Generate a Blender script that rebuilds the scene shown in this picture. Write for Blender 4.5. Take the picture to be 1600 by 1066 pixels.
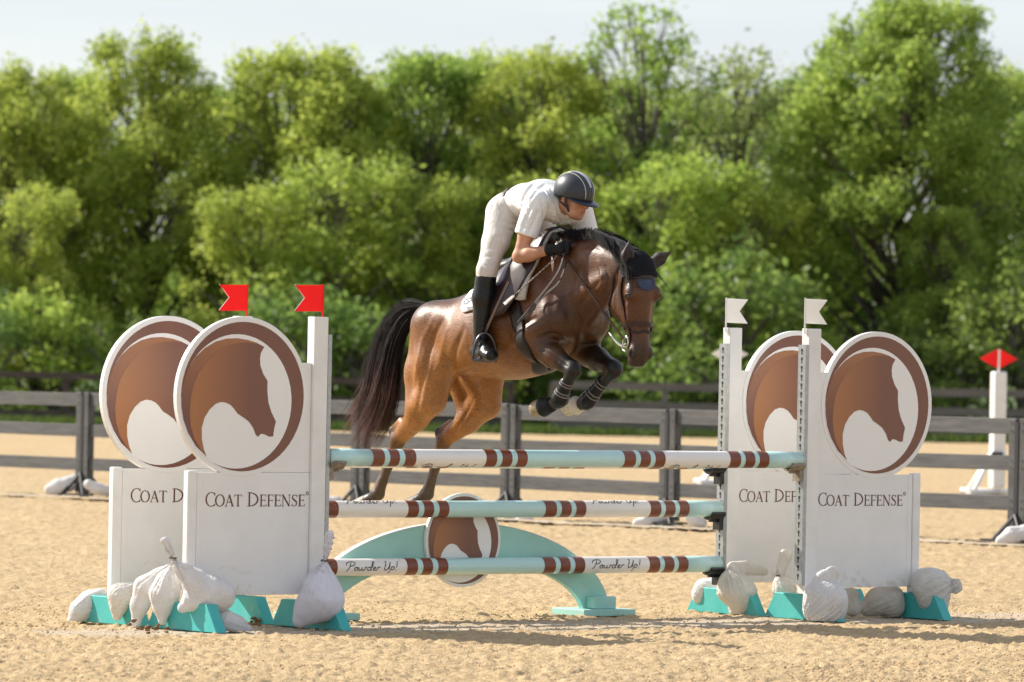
import bpy, bmesh, math, random
import numpy as np
from mathutils import Vector, Matrix
rnd = random.Random(7)
scene = bpy.context.scene
col = scene.collection
for o in list(bpy.data.objects): bpy.data.objects.remove(o)

# ------------------------------------------------------------------ camera
F, HC, RHO, PIT = 8889.0, 1.61, 0.019, 27 / 8889.0        # 200 mm lens, eye height, roll, pitch (photo is 1600 px wide)
fw = np.array([0, math.cos(PIT), math.sin(PIT)]); r0 = np.array([1.0, 0, 0]); u0 = np.cross(r0, fw)
CR = math.cos(RHO) * r0 + math.sin(RHO) * u0
CU = -math.sin(RHO) * r0 + math.cos(RHO) * u0
CP = np.array([0, 0, HC])
cam = bpy.data.cameras.new('camera'); camo = bpy.data.objects.new('camera', cam); col.objects.link(camo)
cam.sensor_width = 36; cam.lens = 36 * F / 1600; cam.clip_start = 1; cam.clip_end = 3000
mw = Matrix.Identity(4)
for i in range(3):
    mw[i][0] = CR[i]; mw[i][1] = CU[i]; mw[i][2] = -fw[i]; mw[i][3] = CP[i]
camo.matrix_world = mw
cam.dof.use_dof = True; cam.dof.focus_distance = 34.6; cam.dof.aperture_fstop = 4.5
scene.camera = camo

# ------------------------------------------------------------------ sky and sun
SUN = Vector((-0.876 * math.cos(math.radians(35)), 0.482 * math.cos(math.radians(35)), math.sin(math.radians(35)))).normalized()
w = bpy.data.worlds.new('World'); scene.world = w; w.use_nodes = True
nt = w.node_tree; nt.nodes.clear()
sky = nt.nodes.new('ShaderNodeTexSky'); sky.sky_type = 'NISHITA'; sky.sun_disc = False
sky.sun_elevation = math.radians(35); sky.sun_rotation = math.atan2(SUN.x, SUN.y)
sky.air_density = 1.0; sky.dust_density = 1.2; sky.ozone_density = 1.2; sky.altitude = 100
tc = nt.nodes.new('ShaderNodeTexCoord'); mp = nt.nodes.new('ShaderNodeMapping'); mp.inputs['Scale'].default_value = (2.0, 2.0, 22.0)
nz = nt.nodes.new('ShaderNodeTexNoise'); nz.inputs['Scale'].default_value = 2.2; nz.inputs['Detail'].default_value = 5
cr = nt.nodes.new('ShaderNodeValToRGB'); cr.color_ramp.elements[0].position = .25; cr.color_ramp.elements[1].position = .8
cr.color_ramp.elements[0].color = (.5, .5, .5, 1); cr.color_ramp.elements[1].color = (.9, .9, .9, 1)
mx = nt.nodes.new('ShaderNodeMixRGB'); mx.inputs['Color2'].default_value = (3.35, 3.55, 3.9, 1)     # thin high haze cloud
bg = nt.nodes.new('ShaderNodeBackground'); bg.inputs['Strength'].default_value = 0.13
wo = nt.nodes.new('ShaderNodeOutputWorld')
L = nt.links.new
L(tc.outputs['Generated'], mp.inputs['Vector']); L(mp.outputs['Vector'], nz.inputs['Vector']); L(nz.outputs['Fac'], cr.inputs['Fac'])
L(cr.outputs['Color'], mx.inputs['Fac']); L(sky.outputs['Color'], mx.inputs['Color1']); L(mx.outputs['Color'], bg.inputs['Color']); L(bg.outputs['Background'], wo.inputs['Surface'])
sl = bpy.data.lights.new('sun', 'SUN'); sl.energy = 4.9; sl.angle = math.radians(.55); sl.color = (1, .93, .82)
so = bpy.data.objects.new('sun', sl); col.objects.link(so); so.rotation_euler = SUN.to_track_quat('Z', 'Y').to_euler(); so.location = (-20, 10, 30)
vs = scene.view_settings; vs.view_transform = 'Standard'; vs.look = 'None'; vs.exposure = 0.76; vs.gamma = 1; vs.use_curve_mapping = False
scene.render.engine = 'CYCLES'; scene.cycles.use_denoising = True; scene.cycles.max_bounces = 8
scene.cycles.transparent_max_bounces = 8; scene.cycles.caustics_reflective = False; scene.cycles.caustics_refractive = False

# ------------------------------------------------------------------ pixel helpers (photo pixels to world points on known surfaces)
def ray(px, py): return fw + CR * (px - 800) / F - CU * (py - 533) / F
def ground_at(px, py, z=0.0):
    d = ray(px, py); return CP + d * (z - HC) / d[2]
def at_depth(px, py, Y):
    d = ray(px, py); return CP + d * Y / d[1]
def on_plane(px, py, p0, n):
    d = ray(px, py); return CP + d * (((p0 - CP) @ n) / (d @ n))

# jump frame: left and right end of the front top pole, pole direction JU, jump direction JN (towards the camera)
PL = at_depth(510, 715, 33.55); PR = at_depth(1250, 718.5, 35.8)
JU = PR - PL; JU[2] = 0; JL = float(np.linalg.norm(JU)); JU /= JL
JN = np.array([JU[1], -JU[0], 0.0]); JANG = math.atan2(JU[1], JU[0])
SPREAD = 0.775
def jump_pt(u, back, z): p = PL + JU * u - JN * back; return Vector((p[0], p[1], z))
def jump_uz(px, py, back):
    p = on_plane(px, py, PL - JN * back, JN); return float((p - PL) @ JU), float(p[2])
HM = (PL + PR) / 2                                        # horse frame origin: middle of the front pole
HR = np.array([-JU[0], -JU[1], 0.0])                      # the horse's right side
def hz(px, py, lat=0.0):                                  # pixel -> horse frame (forward, right, up)
    p = on_plane(px, py, HM + HR * lat, HR); return np.array([float((p - HM) @ JN), lat, float(p[2])])

# ------------------------------------------------------------------ object helpers
def link(o, parent=None):
    col.objects.link(o)
    if parent is not None: o.parent = parent
    return o
def tag(o, label=None, cat=None, group=None, kind=None):
    if label: o['label'] = label
    if cat: o['category'] = cat
    if group: o['group'] = group
    if kind: o['kind'] = kind
    return o
def empty(name, loc=(0, 0, 0), rz=0.0):
    o = bpy.data.objects.new(name, None); link(o); o.location = loc; o.rotation_euler = (0, 0, rz); o.empty_display_size = .1
    return o
def mesh_obj(name, V, Fc, m, parent=None, smooth=False):
    me = bpy.data.meshes.new(name); me.from_pydata([tuple(v) for v in V], [], [tuple(f) for f in Fc]); me.update()
    if smooth: me.shade_smooth()
    if m: me.materials.append(m)
    return link(bpy.data.objects.new(name, me), parent)
def copy_tree(o, parent=None):
    c = o.copy(); link(c)
    if parent is not None: c.parent = parent
    for ch in list(o.children): copy_tree(ch, c)
    return c

class MB:
    """collects simple shapes into one mesh"""
    def __init__(s): s.v = []; s.f = []
    def add(s, V, Fc):
        n = len(s.v); s.v += [tuple(map(float, p)) for p in V]; s.f += [tuple(i + n for i in f) for f in Fc]; return s
    def box(s, x0, x1, y0, y1, z0, z1):
        V = [(x, y, z) for z in (z0, z1) for y in (y0, y1) for x in (x0, x1)]
        return s.add(V, [(0, 2, 3, 1), (4, 5, 7, 6), (0, 1, 5, 4), (2, 6, 7, 3), (0, 4, 6, 2), (1, 3, 7, 5)])
    def prism(s, P, y0, y1):                              # polygon in x,z; thickness in y
        n = len(P); V = [(p[0], y0, p[1]) for p in P] + [(p[0], y1, p[1]) for p in P]
        A = sum(P[i][0] * P[(i + 1) % n][1] - P[(i + 1) % n][0] * P[i][1] for i in range(n))
        a = list(range(n)); b = [i + n for i in range(n)]
        if A < 0: fs = [tuple(reversed(a)), tuple(b)] + [((i + 1) % n + n, (i + 1) % n, i, i + n)[::1] for i in range(n)]
        else: fs = [tuple(a), tuple(reversed(b))] + [(i, i + n, (i + 1) % n + n, (i + 1) % n) for i in range(n)]
        return s.add(V, fs)
    def tube(s, P, R, seg=8, cap=True, sq=None):
        P = [np.array(p, float) for p in P]; n = len(P)
        if np.isscalar(R): R = [R] * n
        V = []; up = np.array([0, 0, 1.0]); prev = None
        for i in range(n):
            t = P[min(i + 1, n - 1)] - P[max(i - 1, 0)]; t = t / (np.linalg.norm(t) + 1e-9)
            if prev is None:
                a = np.cross(t, up)
                if np.linalg.norm(a) < .1: a = np.cross(t, np.array([1.0, 0, 0]))
            else: a = prev - t * (prev @ t)
            a = a / (np.linalg.norm(a) + 1e-9); b = np.cross(t, a); prev = a
            for k in range(seg):
                an = 2 * math.pi * k / seg; V.append(P[i] + R[i] * (math.cos(an) * a + math.sin(an) * b * (sq or 1)))
        Fc = []
        for i in range(n - 1):
            for k in range(seg):
                Fc.append((i * seg + k, i * seg + (k + 1) % seg, (i + 1) * seg + (k + 1) % seg, (i + 1) * seg + k))
        if cap: Fc += [tuple(reversed(range(seg))), tuple(range((n - 1) * seg, n * seg))]
        return s.add(V, Fc)
    def build(s, name, m, parent=None, smooth=False, bevel=0):
        o = mesh_obj(name, s.v, s.f, m, parent, smooth)
        if bevel:
            b = o.modifiers.new('bevel', 'BEVEL'); b.width = bevel; b.segments = 2; b.limit_method = 'ANGLE'
        return o

# ------------------------------------------------------------------ materials
MATS = {}
def mat(name, c, rough=.6, c2=None, scale=8, detail=4, lo=.35, hi=.65, bump=0, bscale=60, bdist=.01, spec=.5, metal=0, coat=0, sheen=0, stretch=(1, 1, 1), trans=0, coords='Object'):
    m = bpy.data.materials.new(name); m.use_nodes = True; MATS[name] = m
    nt = m.node_tree; N = nt.nodes; L = nt.links.new; b = N['Principled BSDF']
    b.inputs['Base Color'].default_value = (*c, 1); b.inputs['Roughness'].default_value = rough
    b.inputs['Specular IOR Level'].default_value = spec; b.inputs['Metallic'].default_value = metal
    if coat: b.inputs['Coat Weight'].default_value = coat; b.inputs['Coat Roughness'].default_value = .12
    if sheen: b.inputs['Sheen Weight'].default_value = sheen; b.inputs['Sheen Roughness'].default_value = .4
    tc = N.new('ShaderNodeTexCoord'); mp = N.new('ShaderNodeMapping'); mp.inputs['Scale'].default_value = stretch
    L(N.new('ShaderNodeNewGeometry').outputs['Position'] if coords == 'World' else tc.outputs[coords], mp.inputs['Vector'])
    if c2:
        nz = N.new('ShaderNodeTexNoise'); nz.inputs['Scale'].default_value = scale; nz.inputs['Detail'].default_value = detail; nz.inputs['Roughness'].default_value = .6
        cr = N.new('ShaderNodeValToRGB'); e = cr.color_ramp.elements
        e[0].position = lo; e[0].color = (*c, 1); e[1].position = hi; e[1].color = (*c2, 1)
        L(mp.outputs['Vector'], nz.inputs['Vector']); L(nz.outputs['Fac'], cr.inputs['Fac']); L(cr.outputs['Color'], b.inputs['Base Color'])
    if bump:
        n2 = N.new('ShaderNodeTexNoise'); n2.inputs['Scale'].default_value = bscale; n2.inputs['Detail'].default_value = 3
        bp = N.new('ShaderNodeBump'); bp.inputs['Strength'].default_value = bump; bp.inputs['Distance'].default_value = bdist
        L(mp.outputs['Vector'], n2.inputs['Vector']); L(n2.outputs['Fac'], bp.inputs['Height']); L(bp.outputs['Normal'], b.inputs['Normal'])
    if trans:
        tr = N.new('ShaderNodeBsdfTranslucent'); ms = N.new('ShaderNodeMixShader'); ms.inputs['Fac'].default_value = trans
        if c2: L(cr.outputs['Color'], tr.inputs['Color'])
        else: tr.inputs['Color'].default_value = (*c, 1)
        L(b.outputs['BSDF'], ms.inputs[1]); L(tr.outputs['BSDF'], ms.inputs[2]); L(ms.outputs['Shader'], N['Material Output'].inputs['Surface'])
    return m
def scuff(m, c, scale, thr, width=.03, stretch=(1, 1, 1), low=None):
    """worn or dirty patches with their own shape over a material's base colour; low = (z0, z1) keeps them near the bottom"""
    nt = m.node_tree; N = nt.nodes; L = nt.links.new; b = N['Principled BSDF']; i = b.inputs['Base Color']
    tc = N.new('ShaderNodeTexCoord'); mp = N.new('ShaderNodeMapping'); mp.inputs['Scale'].default_value = stretch; mp.inputs['Location'].default_value = (scale * .37, 1.7, .3); L(tc.outputs['Object'], mp.inputs['Vector'])
    n = N.new('ShaderNodeTexNoise'); n.inputs['Scale'].default_value = scale; n.inputs['Detail'].default_value = 6; n.inputs['Roughness'].default_value = .65; L(mp.outputs['Vector'], n.inputs['Vector'])
    f = n.outputs['Fac']
    if low:
        sx = N.new('ShaderNodeSeparateXYZ'); mr = N.new('ShaderNodeMapRange'); mr.inputs['From Min'].default_value = low[0]; mr.inputs['From Max'].default_value = low[1]; mr.inputs['To Min'].default_value = .16; mr.inputs['To Max'].default_value = -.06
        L(tc.outputs['Object'], sx.inputs[0]); L(sx.outputs['Z'], mr.inputs['Value']); ad = N.new('ShaderNodeMath'); ad.operation = 'ADD'; L(f, ad.inputs[0]); L(mr.outputs['Result'], ad.inputs[1]); f = ad.outputs[0]
    cr = N.new('ShaderNodeValToRGB'); cr.color_ramp.elements[0].position = thr; cr.color_ramp.elements[1].position = thr + width; L(f, cr.inputs['Fac'])
    mx = N.new('ShaderNodeMixRGB'); mx.inputs['Color2'].default_value = (*c, 1); L(cr.outputs['Color'], mx.inputs['Fac'])
    if i.is_linked: L(i.links[0].from_socket, mx.inputs['Color1'])
    else: mx.inputs['Color1'].default_value = i.default_value
    L(mx.outputs['Color'], i)
def smooth_noise(shape, cell, rs):
    """value noise on a grid, numpy"""
    h, w = shape; gy, gx = int(h / cell) + 3, int(w / cell) + 3
    g = rs.rand(gy, gx).astype(np.float32)
    y = np.arange(h) / cell; x = np.arange(w) / cell
    y0 = y.astype(int); x0 = x.astype(int); fy = (y - y0)[:, None]; fx = (x - x0)[None, :]
    fy = fy * fy * (3 - 2 * fy); fx = fx * fx * (3 - 2 * fx)
    a = g[np.ix_(y0, x0)]; b = g[np.ix_(y0, x0 + 1)]; c = g[np.ix_(y0 + 1, x0)]; d = g[np.ix_(y0 + 1, x0 + 1)]
    return (a * (1 - fx) + b * fx) * (1 - fy) + (c * (1 - fx) + d * fx) * fy
def np_mesh(name, V, Q, m, parent=None, smooth=True):
    me = bpy.data.meshes.new(name); nv, nf = len(V), len(Q); k = Q.shape[1]
    me.vertices.add(nv); me.vertices.foreach_set('co', np.ascontiguousarray(V, np.float32).ravel())
    me.loops.add(nf * k); me.loops.foreach_set('vertex_index', np.ascontiguousarray(Q, np.int32).ravel())
    me.polygons.add(nf); me.polygons.foreach_set('loop_start', np.arange(0, nf * k, k, dtype=np.int32))
    me.update(calc_edges=True); me.validate()
    if smooth: me.shade_smooth()
    if m: me.materials.append(m)
    return link(bpy.data.objects.new(name, me), parent)
def catmull(P, n=4):
    P = [np.array(p, float) for p in P]; out = []
    for i in range(len(P) - 1):
        a, b, c, d = P[max(i - 1, 0)], P[i], P[i + 1], P[min(i + 2, len(P) - 1)]
        for k in range(n):
            t = k / n; out.append(.5 * (2 * b + (c - a) * t + (2 * a - 5 * b + 4 * c - d) * t * t + (3 * b - a - 3 * c + d) * t ** 3))
    out.append(P[-1]); return out
# ------------------------------------------------------------------ palette
M_white = mat('white_paint', (.80, .79, .77), .38, (.74, .73, .715), scale=3, bump=.05, bscale=40)
M_white2 = mat('white_post_paint', (.80, .79, .77), .42, (.72, .71, .69), scale=5)
M_teal = mat('teal_paint', (.045, .40, .385), .5, (.075, .44, .41), scale=6, lo=.4, hi=.75, bump=.12, bscale=25)
M_aqua = mat('aqua_paint', (.50, .73, .71), .22, (.45, .68, .665), scale=4, coat=.3)
M_archaqua = mat('arch_aqua_paint', (.34, .62, .56), .45, (.30, .57, .51), scale=4)
M_pwhite = mat('pole_white_paint', (.80, .775, .735), .3, (.68, .65, .60), scale=9, lo=.55, hi=.8)
M_brown = mat('brown_band_paint', (.20, .055, .024), .32, (.16, .045, .02), scale=12)
M_letter = mat('letter_brown', (.11, .035, .022), .5)
M_script = mat('script_black', (.03, .028, .03), .5)
M_logob = mat('logo_brown', (.19, .078, .052), .28, (.175, .070, .046), scale=5)
M_logow = mat('logo_white', (.80, .79, .77), .35)
M_steel = mat('galvanised_steel', (.42, .44, .45), .42, (.33, .35, .36), scale=30, metal=.7)
M_slot = mat('slot_dark', (.02, .022, .025), .7)
M_cup = mat('black_plastic_cup', (.012, .012, .013), .4)
M_cupw = mat('worn_metal_cup', (.16, .11, .07), .55, (.32, .28, .22), scale=40)
M_red = mat('red_flag_plastic', (.80, .012, .012), .4, trans=.45)
M_flagw = mat('white_flag_plastic', (.80, .79, .76), .4, trans=.3)
M_rodw = mat('white_rod', (.78, .76, .70), .4)

scuff(M_white, (.60, .54, .46), 11, .70, .14, (1, 1, 1), (.2, .5)); scuff(M_white, (.66, .635, .60), 3.2, .70, .05, (1, 1, 3.5)); scuff(M_white2, (.46, .40, .32), 14, .70, .05)
for q in (M_aqua, M_pwhite): scuff(q, (.44, .36, .25), 16, .69, .03, (.45, 1, 1)); scuff(q, (.10, .09, .08), 26, .745, .015)
scuff(M_brown, (.33, .20, .13), 22, .68, .03, (.5, 1, 1)); scuff(M_teal, (.42, .36, .26), 7, .63, .14); scuff(M_archaqua, (.46, .44, .36), 5, .66, .12, (1, 1, 1), (.0, .5))
def logo_gradient(name, ca, cb, axis, lo, hi):
    m = mat(name, ca, .32); nt = m.node_tree; N = nt.nodes; L = nt.links.new
    tc = N.new('ShaderNodeTexCoord'); sx = N.new('ShaderNodeSeparateXYZ'); mr = N.new('ShaderNodeMapRange'); cr = N.new('ShaderNodeValToRGB')
    mr.inputs['From Min'].default_value = lo; mr.inputs['From Max'].default_value = hi
    cr.color_ramp.elements[0].color = (*ca, 1); cr.color_ramp.elements[1].color = (*cb, 1)
    L(tc.outputs['Object'], sx.inputs[0]); L(sx.outputs[axis], mr.inputs['Value']); L(mr.outputs['Result'], cr.inputs['Fac']); L(cr.outputs['Color'], N['Principled BSDF'].inputs['Base Color'])
    return m
M_head = logo_gradient('logo_head_print', (.37, .15, .055), (.19, .078, .052), 'X', -.75, .1)
M_cres = logo_gradient('logo_crescent_print', (.165, .065, .05), (.34, .14, .058), 'Z', -.25, .75)

# ------------------------------------------------------------------ lettering (strokes on a 1-high grid)
def ribbon(mb, P, wd, y, tf):
    """flat stroke: P polyline, wd list or number of widths"""
    P = [np.array(p, float) for p in P]; n = len(P)
    if np.isscalar(wd): wd = [wd] * n
    V = []
    for i in range(n):
        t = P[min(i + 1, n - 1)] - P[max(i - 1, 0)]; t /= np.linalg.norm(t) + 1e-9; q = np.array([-t[1], t[0]])
        for s in (1, -1): V.append(tf(P[i] + q * s * wd[i] / 2, y))
    mb.add(V, [(2 * i, 2 * i + 1, 2 * i + 3, 2 * i + 2) for i in range(n - 1)])
def arc(cx, cz, rx, rz, a0, a1, n=14):
    return [(cx + rx * math.cos(math.radians(a0 + (a1 - a0) * i / n)), cz + rz * math.sin(math.radians(a0 + (a1 - a0) * i / n))) for i in range(n + 1)]
def bowl(cx, cz, rx, rz, a0, a1, thin, thick, n=18):      # stroke that swells on its sides, like a serif face
    P = arc(cx, cz, rx, rz, a0, a1, n)
    return P, [thin + (thick - thin) * abs(math.cos(math.radians(a0 + (a1 - a0) * i / n))) ** 1.3 for i in range(n + 1)]
TK, TN, SF = .125, .05, .045
def serif(x, z, hw=.12): return ([(x - hw, z), (x + hw, z)], SF)
GLYPH = {
 'C': (.66, [bowl(.42, .5, .36, .49, 48, 312, TN, TK), ([(.665, .985), (.66, .74)], TN), ([(.665, .03), (.66, .2)], TN * .8)]),
 'O': (.80, [bowl(.40, .5, .345, .485, 0, 360, TN, TK, 28)]),
 'A': (.72, [([(.08, .02), (.36, .99)], TN), ([(.34, .99), (.64, .02)], TK), ([(.2, .36), (.52, .36)], TN), serif(.08, .02, .1), serif(.63, .02, .12)]),
 'T': (.66, [([(.33, .02), (.33, .97)], TK), ([(.02, .965), (.64, .965)], TN), ([(.03, .985), (.03, .82)], TN), ([(.63, .985), (.63, .82)], TN), serif(.33, .02, .13)]),
 'D': (.84, [([(.15, .02), (.15, .98)], TK), bowl(.16, .5, .58, .475, -90, 90, TN, TK), serif(.13, .02, .11), serif(.13, .98, .11)]),
 'E': (.60, [([(.15, .02), (.15, .98)], TK), ([(.15, .97), (.53, .97)], TN), ([(.15, .52), (.47, .52)], TN), ([(.15, .03), (.55, .03)], TN), ([(.52, .985), (.52, .82)], TN), ([(.55, .015), (.56, .2)], TN), ([(.47, .44), (.47, .6)], TN * .8), serif(.12, .02, .09), serif(.12, .98, .09)]),
 'F': (.56, [([(.15, .02), (.15, .98)], TK), ([(.15, .97), (.53, .97)], TN), ([(.15, .5), (.46, .5)], TN), ([(.52, .985), (.52, .8)], TN), ([(.46, .42), (.46, .58)], TN * .8), serif(.15, .02, .13), serif(.12, .98, .09)]),
 'N': (.80, [([(.12, .02), (.12, .98)], TN), ([(.10, .99), (.66, .01)], TK), ([(.66, .0), (.66, .98)], TN), serif(.12, .02, .1), serif(.08, .98, .08), serif(.66, .98, .1)]),
 'S': (.54, [([(.46, .80), (.44, .90), (.36, .965), (.25, .97), (.13, .9), (.09, .76), (.15, .63), (.27, .53), (.40, .42), (.46, .28), (.42, .12), (.30, .03), (.18, .03), (.09, .09), (.07, .2)],
               [TN, TN, TN, TN, TK * .7, TK * .8, TK, TK, TK, TK * .8, TK * .7, TN, TN, TN, TN]), ([(.47, .98), (.465, .78)], TN), ([(.06, .02), (.065, .22)], TN)]),
}
def serif_text(big_small, width, cap, tf):
    """big_small: list of (letter, height); laid out from 0 to width; one shape per word and the registered mark"""
    x = 0; out = []; word = 0
    for ch, h in big_small:
        if ch == ' ': x += .34; word += 1; continue
        out.append((ch, h, x, word)); x += GLYPH[ch][0] * h * .98 + .035
    k = width / x; layer = 0; mbs = [MB() for _ in range(word + 1)]
    for ch, h, x0, wi in out:
        for P, wd in GLYPH[ch][1]:
            layer += 1
            ww = [q * cap * 1.02 for q in (wd if not np.isscalar(wd) else [wd] * len(P))]
            ribbon(mbs[wi], [((x0 + p[0] * h) * k, p[1] * h * cap) for p in P], ww, (layer % 9) * .00012, tf)
    mb2 = MB(); ribbon(mb2, [(width + .012 + q[0] * .009, cap * .93 + q[1] * .009) for q in arc(0, 0, 1, 1, 0, 360, 10)], .005, .0002, tf)
    return mbs, mb2
WORDS = [('C', 1), ('O', .84), ('A', .84), ('T', .84), (' ', 1), ('D', 1), ('E', .84), ('F', .84), ('E', .84), ('N', .84), ('S', .84), ('E', .84)]

# ------------------------------------------------------------------ the printed emblem (disc of radius 1, x right, z up)
def ell(cx, cz, r, n=56): return [(cx + r * math.cos(2 * math.pi * i / n), cz + r * math.sin(2 * math.pi * i / n)) for i in range(n)]
def epx(x, y): return ((x - 409) / 345.0, (549 - y) / 452.0)     # pixels of the emblem close-up to the unit disc
HEADP = [epx(*p) for p in ((212, 914), (178, 868), (140, 800), (118, 720), (112, 640), (117, 560), (132, 480), (160, 410), (200, 345), (255, 285), (320, 243), (385, 224), (440, 222), (490, 230), (523, 246),
         (505, 282), (500, 318), (503, 360), (520, 410), (545, 452), (545, 510), (552, 580), (570, 640), (597, 698), (588, 740), (583, 788), (560, 790), (535, 776), (514, 772), (497, 791), (484, 778), (470, 738), (445, 700), (415, 676), (380, 652), (360, 622), (340, 600), (312, 586), (285, 583), (255, 595), (222, 630), (195, 680), (181, 740), (183, 810), (195, 870))]
INNER = [epx(*p) for p in ((212, 914), (150, 850), (105, 770), (78, 690), (66, 610), (66, 540), (76, 460), (100, 385), (140, 315), (190, 260), (250, 220), (310, 201), (370, 197), (430, 206), (480, 222), (523, 246), (480, 236), (430, 226), (370, 230), (310, 250), (250, 290), (200, 345), (160, 410), (132, 480), (117, 560), (112, 640), (118, 720), (140, 800), (178, 868))]
def emblem(parent, cx, cz, r, yf):
    """layers of print on a board whose front face is at y = yf (front is -y); each layer 0.8 mm above the last"""
    def lay(P, name, m, k):
        mb = MB(); y = yf - .0008 * k
        mb.add([(cx + p[0] * r, y, cz + p[1] * r) for p in P], [tuple(range(len(P)))]); o = mb.build(name, m, parent)
        return o
    def lay_local(P, name, m, k):
        o = mesh_obj(name, [(p[0], 0, p[1]) for p in P], [tuple(range(len(P)))], m, parent)
        o.location = (cx, yf - .0008 * k, cz); o.scale = (r, 1, r); return o
    ring = lay(ell(0, 0, 1), 'print_ring', M_logob, 1)
    lay(ell(-.10, -.065, .898), 'print_white', M_logow, 2)
    # clear the white crescent's hairline on the left with the ring's own edge
    lay_local(INNER[::-1], 'print_crescent', M_cres, 3)
    lay_local(HEADP[::-1], 'print_horse_head', M_head, 4)

# ------------------------------------------------------------------ ground
def gmat():
    m = bpy.data.materials.new('arena_sand'); m.use_nodes = True; nt = m.node_tree; N = nt.nodes; L = nt.links.new; b = N['Principled BSDF']
    b.inputs['Roughness'].default_value = .95; b.inputs['Specular IOR Level'].default_value = .15
    g = N.new('ShaderNodeNewGeometry')
    def noise(s, d, r=.6):
        n = N.new('ShaderNodeTexNoise'); n.inputs['Scale'].default_value = s; n.inputs['Detail'].default_value = d; n.inputs['Roughness'].default_value = r
        L(g.outputs['Position'], n.inputs['Vector']); return n
    def ramp(src, lo, hi, a, c):
        r = N.new('ShaderNodeValToRGB'); e = r.color_ramp.elements; e[0].position = lo; e[1].position = hi; e[0].color = (*a, 1); e[1].color = (*c, 1); L(src, r.inputs['Fac']); return r
    n1 = noise(.45, 4); n2 = noise(14, 4, .7); n3 = noise(70, 3, .7)
    r1 = ramp(n1.outputs['Fac'], .35, .65, (.485, .355, .20), (.53, .395, .23))
    r2 = ramp(n2.outputs['Fac'], .33, .62, (.385, .27, .145), (.60, .465, .285))
    mxa = N.new('ShaderNodeMixRGB'); mxa.inputs['Fac'].default_value = .55; L(r1.outputs['Color'], mxa.inputs['Color1']); L(r2.outputs['Color'], mxa.inputs['Color2'])
    r3 = ramp(n3.outputs['Fac'], .3, .5, (.30, .19, .09), (1, 1, 1))
    mxb = N.new('ShaderNodeMixRGB'); mxb.blend_type = 'MULTIPLY'; mxb.inputs['Fac'].default_value = .35; L(mxa.outputs['Color'], mxb.inputs['Color1']); L(r3.outputs['Color'], mxb.inputs['Color2'])
    mh = N.new('ShaderNodeMapping'); mh.inputs['Scale'].default_value = (.5, 1.4, 1); L(g.outputs['Position'], mh.inputs['Vector']); n4 = N.new('ShaderNodeTexNoise'); n4.inputs['Scale'].default_value = 3.2; n4.inputs['Detail'].default_value = 7; n4.inputs['Roughness'].default_value = .72; L(mh.outputs['Vector'], n4.inputs['Vector'])
    r5 = ramp(n4.outputs['Fac'], .36, .60, (.70, .66, .60), (1.06, 1.05, 1.04)); mxd = N.new('ShaderNodeMixRGB'); mxd.blend_type = 'MULTIPLY'; mxd.inputs['Fac'].default_value = .42; L(mxb.outputs['Color'], mxd.inputs['Color1']); L(r5.outputs['Color'], mxd.inputs['Color2']); mxb = mxd
    # pale packed footing where the jump stands (vertex attribute)
    at = N.new('ShaderNodeAttribute'); at.attribute_name = 'packed'
    mxc = N.new('ShaderNodeMixRGB'); L(at.outputs['Fac'], mxc.inputs['Fac']); L(mxb.outputs['Color'], mxc.inputs['Color1'])
    r4 = ramp(n2.outputs['Fac'], .35, .6, (.40, .325, .24), (.54, .465, .37)); L(r4.outputs['Color'], mxc.inputs['Color2'])
    L(mxc.outputs['Color'], b.inputs['Base Color'])
    bp = N.new('ShaderNodeBump'); bp.inputs["Strength"].default_value = .7; bp.inputs["Distance"].default_value = .022; L(n3.outputs['Fac'], bp.inputs['Height']); L(bp.outputs['Normal'], b.inputs['Normal'])
    return m
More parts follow.
